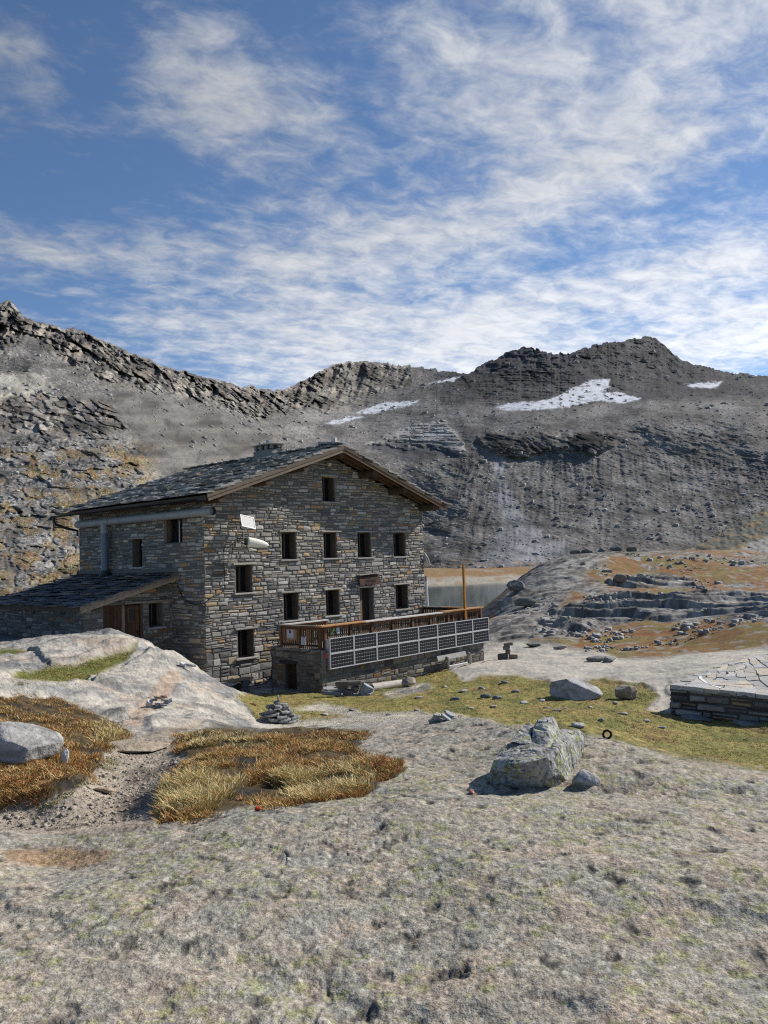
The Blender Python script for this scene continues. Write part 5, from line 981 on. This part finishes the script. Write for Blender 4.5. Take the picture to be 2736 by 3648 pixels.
def pile(u, v, items, label, name='stone_pile', y=(8, 45)):
    b = spot(u, v, *y); e = tag(empty(name, tuple(b)), label, 'stone pile'); r = random.Random(int(u)); k = b[1]/FOC
    for px_, pz, w, h_, l, rx, ry, c_ in items:
        m = MB(); slab_mb(m, px_*k, r.uniform(-.1, .1), pz*k, w*k, l*k, h_*k, rz=r.uniform(-.4, .4), rx=rx, ry=ry, col=c_, r=r); m.build('stone', M['rock'], e)
    return e
g = RK
pile(745, 1503, [(-28, 8, 44, 8, 40, 0, .1, g), (-30, 15, 40, 5, 34, .1, 0, (.4,.39,.37)), (8, 7, 22, 14, 22, 0, .2, (.15,.15,.16)), (-8, 12, 20, 10, 22, .2, -.2, g), (22, 14, 18, 12, 20, .2, .3, (.2,.2,.2)), (10, 27, 68, 9, 20, 0, .03, (.17,.155,.14)), (-4, 19, 26, 6, 22, 0, .2, (.22,.22,.22)), (46, 9, 34, 22, 24, .2, .5, (.36,.39,.42)), (4, 1, 60, 4, 30, 0, 0, (.4,.39,.37)), (40, 2, 40, 4, 30, .1, -.1, g)], 'low heap of dark flat stones in the grass by the terrace corner')
pile(957, 1558, [(-12, 10, 20, 14, 20, .2, .5, (.46,.41,.34)), (-2, 4, 34, 5, 22, .1, .5, g), (8, 8, 30, 5, 22, .3, .6, (.38,.385,.39)), (16, 12, 26, 5, 20, .4, .4, (.35,.355,.37)), (20, 5, 30, 6, 22, .2, .3, (.28,.28,.29)), (-20, 3, 24, 6, 20, 0, -.3, g), (10, 2, 44, 5, 30, 0, 0, (.2,.2,.2)), (-14, 15, 16, 5, 14, .2, .2, (.4,.39,.36))], 'small tumbled pile of split stones on the edge of the foreground slab')
pile(340, 1528, [(-16, 9, 16, 13, 14, .2, .5, (.66,.65,.62)), (-2, 4, 12, 9, 12, .1, .2, (.62,.61,.6)), (14, 5, 20, 4, 16, 0, .1, (.25,.26,.27)), (22, 10, 26, 5, 16, .2, -.4, (.45,.45,.46)), (14, 14, 18, 4, 14, 0, .2, g), (2, 20, 22, 5, 12, 0, .1, (.38,.31,.22)), (18, 24, 16, 5, 12, 0, .2, (.3,.22,.15)), (6, -8, 18, 6, 14, 0, .1, (.33,.26,.17)), (-8, 15, 14, 4, 12, 0, 0, g)], 'scatter of white and grey stones on the rock dome left of the hut')
pile(395, 1440, [(0, 4, 14, 10, 12, .2, .4, (.66,.65,.63)), (-20, 2, 16, 4, 12, 0, .1, g), (18, 3, 22, 4, 14, 0, .2, (.4,.4,.4)), (-36, 0, 12, 4, 10, 0, .1, (.2,.2,.2)), (-30, -12, 10, 4, 10, 0, .1, (.3,.3,.3)), (8, -20, 9, 8, 8, .2, .3, (.6,.6,.58))], 'few stones lying at the top right of the rock dome')
b = spot(886, 1482, 18, 40); boulder('boulder', b, (.62, .5, .36), 41, (.40, .34, .28), 'brownish angular stone at the right end of the log', planes=8)
b = spot(620, 1545, 10, 30); boulder('rust_stone', (b[0]-.9*b[1]/18, b[1]+.5, b[2]+.02), (.34, .3, .22), 43, (.17, .08, .04), 'rust brown clump of stone behind the domed cairn', 'stone')
# stones scattered in the meadow
tells = [(1050,1507,'flat grey stone in the grass left of the big meadow boulder',.42),(985,1512,'dark flat stone low in the meadow below the tipped bench',.34),(700,1545,None,.25),(1115,1495,None,.3),(1075,1510,'darker stone between the log and the big meadow boulder',.36),(1015,1530,None,.2),(1065,1527,None,.22),(1205,1536,None,.26),(1222,1531,'small pale stone standing beside a flat one behind the big boulder',.14),(1130,1520,None,.3),(1170,1515,None,.22),(1345,1543,None,.24),(1300,1556,None,.2),(1250,1568,None,.18),(1395,1558,None,.2),(1180,1530,None,.16),(900,1535,None,.2),(760,1535,None,.2),(840,1545,None,.22),(1000,1495,None,.34),(1430,1574,None,.2),(1275,1530,None,.2),(905,1508,None,.3),(960,1485,None,.3),(1040,1488,None,.28),(1090,1475,None,.3),(1560,1648,None,.14),(1600,1655,None,.12),(1640,1660,None,.15),(1330,1520,None,.2)]
for k, (u, v, lab, w) in enumerate(tells):
    b = spot(u, v, 7, 45); boulder('meadow_stone', b, (w, w*random.uniform(.6, .9), w*random.uniform(.2, .4)), 300+k, random.choice([(.42,.41,.39),(.34,.335,.32),(.46,.43,.38),(.25,.25,.25)]) if lab is None or 'pale' in lab else (.2, .2, .2), lab or 'small pale flat stone lying loose in the short meadow grass', 'stone', 'loose stones in the meadow', rz=random.random()*3, sub=2, planes=7, sink=.25)
for u, v, w, lab in ((1290,1428,.9,'long dark slab lying on the pale rock before the knoll'),(1317,1429,.6,'shorter grey block right of the long dark slab on the pale rock'),(1210,1402,.7,'white edged slab at the foot of the knoll'),(1155,1396,.8,'tilted pale slab at the foot of the knoll')):
    b = spot(u, v, 20, 60); boulder('slab_stone', b, (w, .5, .22), int(u), (.24, .24, .23) if w > .75 else (.36, .35, .33), lab, 'stone', rz=.1, sub=3, planes=8)

# ------------------------------------------------------------------ stone platform, right
pa = np.array([*(ray(1455, 1545)[:2]*18.9), 0.]); 
def at_h(u, v, h): r = ray(u, v); y = (h-EYE)/r[2]; return np.array([r[0]*y, y, h])
PZ = 1.42; A0 = at_h(1449, 1481, PZ); A1 = at_h(1659, 1502, PZ); dv = A1-A0; Lf = np.linalg.norm(dv); dv /= Lf; nv = np.array([dv[1], -dv[0], 0])
if nv[1] > 0: nv = -nv
rot_z = math.atan2(dv[1], dv[0])
pf = tag(empty('stone_platform', (A0[0], A0[1], 0), rot_z), 'dry stone platform paved with pale flagstones at the right edge', 'platform')
LEN = Lf+4.5
stone_wall('wall', (0, 0, 0), (1, 0, 0), (0, -1, 0), LEN, .2, lambda a: PZ-.07, [], 91, pf, hr=(.07, .17), lr=(.2, .7), dark=.75, warm=.1, relief=.07)
B0 = at_h(1527, 1447, PZ)-A0; B1 = at_h(1659, 1411, PZ)-A0; b0_ = (B0@dv, -(B0@nv)); b1_ = (B1@dv, -(B1@nv)); b1_ = (b1_[0]+(b1_[0]-b0_[0])*.8, b1_[1]+(b1_[1]-b0_[1])*.8)
m = MB(); m.prism([(0, 0), (LEN, 0), b1_, b0_], .3, PZ-.06, (.3, .29, .27)); m.build('bed', M['mortar'], pf)
m = MB(); r_ = random.Random(17); nx, ny = 17, 9
def pq(a, b): return ((1-b)*LEN*a+b*(b0_[0]+(b1_[0]-b0_[0])*a), b*(b0_[1]+(b1_[1]-b0_[1])*a))
gx = [[pq((i+(r_.uniform(-.38, .38) if 0 < i < nx else 0))/nx-(.004 if i == 0 else 0), (j+(r_.uniform(-.36, .36) if 0 < j < ny else 0))/ny-(.012 if j == 0 else 0)) for j in range(ny+1)] for i in range(nx+1)]
for i in range(nx):
    for j in range(ny):
        q = [gx[i][j], gx[i+1][j], gx[i+1][j+1], gx[i][j+1]]; cx2 = sum(p[0] for p in q)/4; cy2 = sum(p[1] for p in q)/4
        q = [(cx2+(x-cx2)*.95, cy2+(y-cy2)*.94) for x, y in q]; mid_ = []
        for (x0, y0), (x1, y1) in zip(q, q[1:]+q[:1]): mid_ += [(x0, y0), ((x0+x1)/2+r_.uniform(-.05, .05), (y0+y1)/2+r_.uniform(-.04, .04))]
        h = r_.uniform(.0, .03); k_ = r_.uniform(.8, 1.2); m.prism(mid_, PZ-.075, PZ+h, tuple(c_*k_ for c_ in r_.choice([(.48, .455, .41), (.41, .40, .375), (.53, .465, .37), (.45, .445, .43)])))
wl_ = math.hypot(*b0_); wu = (b0_[0]/wl_, b0_[1]/wl_)
stone_wall('wall', (b0_[0], b0_[1], 0), (-wu[0], -wu[1], 0), (-wu[1], wu[0], 0), wl_, .2, lambda a: PZ-.07, [], 92, pf, hr=(.07, .17), lr=(.2, .6), dark=.8, relief=.06)
fl = m.build('flagstones', M['rock'], pf, bevel=.008)
m = MB(); cv = []
for u, v in ((1512, 1460), (1513, 1465), (1520, 1471), (1530, 1477), (1545, 1482), (1560, 1487)):
    q = at_h(u, v, PZ+.024)-np.array([A0[0], A0[1], 0]); cv.append((q@dv, -(q@nv)))
for (x0, y0), (x1, y1) in zip(cv, cv[1:]):
    m.add([(x0-.035, y0, PZ+.022), (x1-.035, y1, PZ+.022), (x1+.035, y1+.02, PZ+.022), (x0+.035, y0+.02, PZ+.022)], [(3, 2, 1, 0)], (.72, .72, .70))
m.build('painted_line', M['paint'], pf)
for k, (x, y, w) in enumerate(((.7, -.25, .7), (2.0, -.35, .9), (3.1, -.45, .8))):
    q = A0+dv*x+nv*(-y); boulder('fallen_slab', (q[0], q[1], gz(q[0], q[1])-.02), (w, .4, .10), 500+k, (.26, .26, .27), ['flat slab at the foot of the platform near its corner', 'larger tilted slab leaning at the foot of the platform', 'dark slab lying deepest in the platform shade'][k], 'stone', rz=rot_z-.1, sub=3, planes=8, tilt=(.1, .05))

# ------------------------------------------------------------------ rubble nobody could count
T_ = np.array([[x, y, z] for z in (-1, 1) for x, y in ((-1, -1), (1, -1), (1, 1), (-1, 1))], float)*.5
TF = np.array([(3, 2, 1, 0), (4, 5, 6, 7), (0, 1, 5, 4), (1, 2, 6, 5), (2, 3, 7, 6), (3, 0, 4, 7)])
def rubble(name, P, S, cols, m_, label, cat, flat=(.35, .7)):
    n = len(P); V = T_[None]*(1+rng.uniform(-.35, .2, (n, 8, 3))); V = V*np.stack([S, S*rng.uniform(.5, 1, n), S*rng.uniform(*flat, n)], -1)[:, None]
    a = rng.random(n)*6.283; b = rng.normal(0, .3, n); ca_, sa_ = np.cos(a)[:, None], np.sin(a)[:, None]; cb_, sb_ = np.cos(b)[:, None], np.sin(b)[:, None]
    x, y, z = V[..., 0], V[..., 1], V[..., 2]; y, z = y*cb_-z*sb_, y*sb_+z*cb_; x, y = x*ca_-y*sa_, x*sa_+y*ca_
    V = np.stack([x, y, z], -1)+P[:, None]; Fc = (TF[None]+np.arange(n)[:, None, None]*8).reshape(-1, 4)
    return tag(np_mesh(name, V.reshape(-1, 3), Fc, M[m_], np.repeat(cols, 8, 0)), label, cat, kind='stuff')
def gcol(n, base=(.33, .325, .31), j=.35): return np.array(base)*(1+rng.uniform(-j, j, (n, 1)))
# on the knoll and its foot
th = rng.uniform(R(5), R(34), 30000); y = np.exp(rng.uniform(math.log(35), math.log(86), 30000)); x = y*np.tan(th); z = gz(x, y); u_, v_ = survey(np.stack([x, y, z], -1))
kp = (fbm(x/5, y/8, 3, 401) > .25-.5*((v_ > 1335)&(u_ > 1250)))&(u_ > 1090)&(v_ < 1412)&(z > -.2)&~((v_ > 1385)&(u_ < 1260)); kp = np.nonzero(kp)[0][:1700]
S = np.minimum(.075*np.exp(rng.exponential(.5, len(kp))), .45); rubble('loose_stones', np.stack([x[kp], y[kp], z[kp]+S*.12], -1), S, gcol(len(kp)), 'rock', 'grey stones strewn over the rusty grass of the knoll', 'stones')
# scree and blocks on the mountain sides
iu = rng.integers(2, PM.shape[0]-2, 60000); iv = rng.integers(4, NV-6, 60000)
wgt = (1-cliff[iu, iv]*.9)*(1-snow[iu, iv])*np.where(UU[iu, iv] < 650, .55+.5*(fbm(UU[iu, iv]/25, VV[iu, iv]/14, 3, 411) > 0), .8)*(1-.5*cone[iu, iv]); kp = np.nonzero(rng.random(60000) < wgt*np.where(UU[iu, iv] < 560, .5, .26))[0]
Pk = PM[iu[kp], iv[kp]]; S = Pk[:, 1]*.00105*np.exp(rng.exponential(.45, len(kp))); S = np.minimum(S, Pk[:, 1]*.0065)
base_ = mc[iu[kp], iv[kp]]; colr = np.clip(base_*rng.uniform(.8, 1.7, (len(kp), 1))*.5+np.array([.36, .35, .33])*rng.uniform(.25, .8, (len(kp), 1)), .02, .5)
rubble('scree_stones', Pk, S, colr, 'mount', 'grey blocks and scree strewn over the mountain slopes', 'scree', flat=(.4, .8))
# pebbles on path and gravelly places
n = 4200; u_ = rng.uniform(0, 480, n); v_ = rng.uniform(1570, 1800, n); r_ = ray(u_, v_); yy = (2.55-EYE)/r_[:, 2]; x, y = r_[:, 0]*yy, yy; z = gz(x, y); uu, vv = survey(np.stack([x, y, z], -1))
kp = poly_mask(uu, vv, POLY['dirt'], 4) > .5; S = np.minimum(rng.uniform(.004, .011, n)*np.exp(rng.exponential(.45, n)), .04); rubble('pebbles', np.stack([x, y, z+.003], -1)[kp], S[kp], gcol(kp.sum(), (.36, .315, .26)), 'rock', 'small pebbles on the trodden dirt path', 'pebbles')

# ------------------------------------------------------------------ grass
def blades(name, x, y, h, w, lean, cols, label, cat='grass', dirn=None):
    n = len(x); z = gz(x, y)-.01; a = rng.random(n)*6.283; la = dirn if dirn is not None else rng.random(n)*6.283
    dx, dy = np.cos(a)*w/2, np.sin(a)*w/2; lx, ly = np.cos(la)*lean, np.sin(la)*lean; Z0 = np.zeros(n)
    V = np.stack([np.stack([x-dx, y-dy, z], -1), np.stack([x+dx, y+dy, z], -1), np.stack([x+dx*.8+lx*.35, y+dy*.8+ly*.35, z+h*.6], -1), np.stack([x-dx*.8+lx*.35, y-dy*.8+ly*.35, z+h*.6], -1), np.stack([x+lx-dx*.12, y+ly-dy*.12, z+h*.98], -1), np.stack([x+lx+dx*.12, y+ly+dy*.12, z+h*.98], -1)], 1)
    Fc = (np.array([(0, 1, 2, 3), (3, 2, 5, 4)])[None]+np.arange(n)[:, None, None]*6).reshape(-1, 4)
    k = np.array([1., 1., 1.5, 1.5, 1.7, 1.7])[None, :, None]*cols[:, None]
    return tag(np_mesh(name, V.reshape(-1, 3), Fc, M['grass'], np.clip(k.reshape(-1, 3), .01, .8)), label, cat, kind='stuff')
def in_poly(poly, n, h, y0, soft=4):
    p = np.array(poly, float); u_ = rng.uniform(max(p[:, 0].min(), -260), min(p[:, 0].max(), 1720), n); v_ = rng.uniform(p[:, 1].min(), p[:, 1].max(), n)
    r_ = ray(u_, v_); y = np.full(n, y0, float)
    for _ in range(8):
        z = gz(r_[:, 0]*y, y); y = np.clip(.5*y+.5*(z+h-EYE)/np.minimum(r_[:, 2], -.03), 2.5, 60)
    x = r_[:, 0]*y; uu, vv = survey(np.stack([x, y, gz(x, y)], -1)); k = poly_mask(uu+16*perlin(x*2.5, y*2.5, 501)+8*perlin(x*8, y*8, 503), vv+9*perlin(x*2.5+9, y*2.5, 502)+4*perlin(x*8, y*8+5, 504), poly, soft) > .5
    return x[k], y[k], uu[k], vv[k]
PALS = np.array([(.36, .255, .10), (.34, .185, .065), (.30, .125, .05), (.21, .18, .055), (.45, .37, .19), (.15, .15, .05)])
def tuss(poly, ncl, per, hmin, hmax, label, y0, straw=()):
    cx_, cy_, cu, cv_ = in_poly(poly, ncl, .02, y0); f = fbm(cx_*1.3, cy_*1.3, 3, 511); f2 = fbm(cx_*.9+4, cy_*.9, 3, 512); X, Yy, H_, Wd, Ln, Cc, Dn = [], [], [], [], [], [], []
    for i in range(len(cx_)):
        if f[i] < -.10-.25*rng.random(): continue
        w = np.array([.8+.6*max(f2[i], 0), 1.3, .9+2.2*max(-f2[i], 0), .6, .55, .3])
        for (a, b_, ru, rv_, hh) in straw:
            if abs(cu[i]-a) < ru and abs(cv_[i]-b_) < rv_: w = np.array([1.2, .3, .1, .5, 2.6, .2]); break
        else: hh = 1
        n = int(per*rng.uniform(.5, 1.4)); R_ = rng.uniform(.03, .09); a = rng.random(n)*6.283; q = R_*np.sqrt(rng.random(n)); h = rng.uniform(hmin, hmax)*hh*rng.uniform(.55, 1.1, n)
        X.append(cx_[i]+q*np.cos(a)); Yy.append(cy_[i]+q*np.sin(a)); H_.append(h); Wd.append(rng.uniform(.004, .008, n)); Ln.append(h*rng.uniform(.3, 1.5, n)); Dn.append(a+rng.normal(0, .5, n))
        Cc.append(PALS[rng.choice(6, n, p=w/w.sum())]*rng.uniform(.7, 1.25, (n, 1)))
    cat_ = np.concatenate; return blades('golden_grass', cat_(X), cat_(Yy), cat_(H_), cat_(Wd), cat_(Ln), cat_(Cc), label, dirn=cat_(Dn))
tuss(POLY['patch'], 5600, 30, .02, .068, 'rusty and straw coloured autumn grass patch beside the path', 7, [(440, 1715, 80, 40, 1.5), (660, 1700, 60, 30, 1.35), (760, 1680, 40, 30, 1.2), (480, 1600, 70, 18, 1.1)])
tuss(POLY['tuss'], 6000, 28, .02, .064, 'golden brown grass bank left of the path', 8, [(230, 1580, 30, 25, 1.3), (250, 1570, 30, 20, 1.3), (330, 1595, 40, 15, 1.2)])
def turf(poly, n, label, y0, greener=0, h=(.010, .026)):
    x, y, uu, vv = in_poly(poly, n, 0, y0); f = fbm(x/1.2, y/1.8, 3, 521); k = fbm(x/.5, y/.5, 3, 522) > -.35; x, y, f = x[k], y[k], f[k]; n = len(x)
    pal = np.array([(.24, .21, .06), (.34, .26, .09), (.15, .165, .04), (.36, .24, .10)]); w = np.stack([np.ones(n), .8+np.clip(f, 0, 1)*1.5, .6+greener+np.clip(-f, 0, 1)*1.5, .35*np.ones(n)], -1); w /= w.sum(1, keepdims=True); ch = (rng.random((n, 1)) > np.cumsum(w, 1)).sum(1).clip(0, 3)
    sc = np.sqrt(y/18); hh = rng.uniform(*h, n)*sc
    return blades('turf', x, y, hh, rng.uniform(.012, .022, n)*sc, hh*rng.uniform(.2, 1.2, n), pal[ch]*rng.uniform(.7, 1.25, (n, 1)), label)
turf(POLY['meadow'], 150000, 'short golden green turf of the meadow before the terrace', 18)
turf(POLY['green'], 26000, 'short green turf in the hollow of the rock dome', 17, 2.5)
fr = [(700,1497),(800,1480),(880,1452),(950,1430),(960,1424),(945,1445),(860,1478),(760,1500)]
turf(fr, 9000, 'taller yellow grass fringe along the terrace wall', 28, 0, (.05, .14))
turf([(205,1640),(225,1632),(260,1640),(240,1665),(215,1690),(170,1700),(140,1730),(60,1770),(40,1765),(150,1712)], 8000, 'green weeds along the edge of the path', 8, 3, (.015, .04))

# ------------------------------------------------------------------ daylight
SUN_AZ, SUN_EL = R(60), R(34)                # azimuth from straight ahead to the right
sd = Vector((math.sin(SUN_AZ)*math.cos(SUN_EL), math.cos(SUN_AZ)*math.cos(SUN_EL), math.sin(SUN_EL)))
sl_ = bpy.data.lights.new('sun', 'SUN'); sl_.energy = 5; sl_.angle = R(.5); sl_.color = (1, .945, .865)
so = bpy.data.objects.new('sun', sl_); COL.objects.link(so); so.rotation_euler = (-sd).to_track_quat('-Z', 'Y').to_euler()
wd = bpy.data.worlds.new('World'); SC.world = wd; wd.use_nodes = True; nt = wd.node_tree; N = nt.nodes; Lk = nt.links
bg = N['Background']; sky = N.new('ShaderNodeTexSky'); sky.sky_type = 'NISHITA'; sky.sun_disc = False
sky.sun_elevation = SUN_EL; sky.sun_rotation = SUN_AZ; sky.altitude = 2500; sky.air_density = 1.0; sky.dust_density = .6; sky.ozone_density = 2.0
def mth(op, a, b=None, c=None, clamp=False):
    n = N.new('ShaderNodeMath'); n.operation = op; n.use_clamp = clamp
    for i, x in enumerate((a, b, c)):
        if x is None: continue
        if isinstance(x, (int, float)): n.inputs[i].default_value = x
        else: Lk.new(x, n.inputs[i])
    return n.outputs[0]
tc = N.new('ShaderNodeTexCoord'); sx = N.new('ShaderNodeSeparateXYZ'); Lk.new(tc.outputs['Generated'], sx.inputs[0])
az = mth('ARCTAN2', sx.outputs[0], sx.outputs[1]); el = mth('ARCSINE', sx.outputs[2])
zc = mth('MAXIMUM', sx.outputs[2], .02); hz = mth('ADD', zc, .10)
cx_ = mth('DIVIDE', sx.outputs[0], hz); cy_ = mth('DIVIDE', sx.outputs[1], hz)
def vec(x, y, z=0):
    n = N.new('ShaderNodeCombineXYZ')
    for i, q in enumerate((x, y, z)):
        if isinstance(q, (int, float)): n.inputs[i].default_value = q
        else: Lk.new(q, n.inputs[i])
    return n.outputs[0]
def noise(v, sc, det, rough=.55, dist=0):
    n = N.new('ShaderNodeTexNoise'); n.inputs['Scale'].default_value = sc; n.inputs['Detail'].default_value = det
    n.inputs['Roughness'].default_value = rough; n.inputs['Distortion'].default_value = dist; Lk.new(v, n.inputs['Vector']); return n.outputs['Fac']
# cloud sheet seen from below: plan coordinates turned so that the rows run as they do in the sky
ca, sa = math.cos(R(28)), math.sin(R(28))
px = mth('ADD', mth('MULTIPLY', cx_, ca), mth('MULTIPLY', cy_, sa)); py = mth('SUBTRACT', mth('MULTIPLY', cy_, ca), mth('MULTIPLY', cx_, sa))
pv_ = vec(px, mth('MULTIPLY', py, 1.25), 3.3)
nA = noise(pv_, 1.9, 9, .58, .25); nB = noise(pv_, 11, 7, .62, .35); nC = noise(vec(mth('MULTIPLY', px, .55), mth('MULTIPLY', py, 1.3), 8.1), 3.2, 8, .62, .4)
# where the cloud banks lie: azimuth, elevation, half widths, tilt, weight
def bank(u, v, su, sv, tilt, wgt):
    d = ray(u, v); d = d/np.linalg.norm(d); a0 = math.atan2(d[0], d[1]); e0 = math.asin(d[2]); c_, s_ = math.cos(R(tilt)), math.sin(R(tilt))
    du = mth('MULTIPLY', mth('SUBTRACT', az, a0), math.cos(e0)); dv = mth('SUBTRACT', el, e0)
    p = mth('MULTIPLY', mth('ADD', mth('MULTIPLY', du, c_), mth('MULTIPLY', dv, s_)), FOC/su); q = mth('MULTIPLY', mth('SUBTRACT', mth('MULTIPLY', dv, c_), mth('MULTIPLY', du, s_)), FOC/sv)
    return mth('MULTIPLY', mth('EXPONENT', mth('MULTIPLY', mth('ADD', mth('MULTIPLY', p, p), mth('MULTIPLY', q, q)), -1.0)), wgt)
BANKS = [(420,150,200,160,-20,.72),(560,260,200,110,-30,.45),(20,110,90,110,10,.55),(1300,230,420,250,20,.46),(1620,40,350,250,0,.42),(930,60,240,110,-20,.42),(1150,440,330,80,12,.5),(100,540,330,55,4,.75),(650,570,420,75,8,.62),(420,690,300,55,4,.5),(1350,710,560,120,8,1.5),(1650,640,190,130,20,1.0),(820,750,480,100,0,1.15),(700,430,250,110,0,.18),(100,360,160,120,0,.12),(1000,300,260,200,0,.28)]
cov = None
for b_ in BANKS: x = bank(*b_); cov = x if cov is None else mth('ADD', cov, x)
cov = mth('MINIMUM', cov, 1.15)
dens = mth('ADD', mth('ADD', mth('MULTIPLY', mth('SUBTRACT', nA, .5), 1.8), mth('MULTIPLY', mth('SUBTRACT', nB, .5), 1.9)), mth('MULTIPLY', mth('SUBTRACT', nC, .5), .9))
mr = N.new('ShaderNodeMapRange'); mr.interpolation_type = 'SMOOTHSTEP'; mr.inputs[1].default_value = .20; mr.inputs[2].default_value = 1.45; mr.inputs[4].default_value = .97
Lk.new(mth('ADD', mth('MULTIPLY', cov, .95), mth('MULTIPLY', dens, .92)), mr.inputs[0])
# cloud brightness: brighter towards the sun and where dense
dt = N.new('ShaderNodeVectorMath'); dt.operation = 'DOT_PRODUCT'; Lk.new(tc.outputs['Generated'], dt.inputs[0]); dt.inputs[1].default_value = sd
cb = mth('ADD', mth('ADD', mth('MULTIPLY', mth('MAXIMUM', dt.outputs['Value'], 0), 3.3), 1.25), mth('MULTIPLY', mth('MAXIMUM', mth('SUBTRACT', .45, el), 0), 8.0))
cb = mth('MULTIPLY', mth('ADD', mth('MULTIPLY', nB, .9), 1.45), cb)
cc = vec(mth('MULTIPLY', cb, .955), mth('MULTIPLY', cb, .985), mth('MULTIPLY', cb, 1.04))
mx = N.new('ShaderNodeMix'); mx.data_type = 'RGBA'; Lk.new(mr.outputs[0], mx.inputs[0]); tn = N.new('ShaderNodeMix'); tn.data_type = 'RGBA'; tn.blend_type = 'MULTIPLY'; tn.inputs[0].default_value = 1; Lk.new(sky.outputs[0], tn.inputs[6]); tn.inputs[7].default_value = (1.12, 1.25, 1.34, 1); Lk.new(tn.outputs[2], mx.inputs[6]); Lk.new(cc, mx.inputs[7])
Lk.new(mx.outputs[2], bg.inputs['Color']); bg.inputs['Strength'].default_value = .077
SC.view_settings.view_transform = 'Standard'; SC.view_settings.look = 'None'; SC.view_settings.exposure = .30; SC.view_settings.gamma = 1
SC.render.resolution_x = 768; SC.render.resolution_y = 1024
SC.cycles.max_bounces = 5; SC.cycles.diffuse_bounces = 3; SC.cycles.use_denoising = False; SC.cycles.filter_width = 1.15
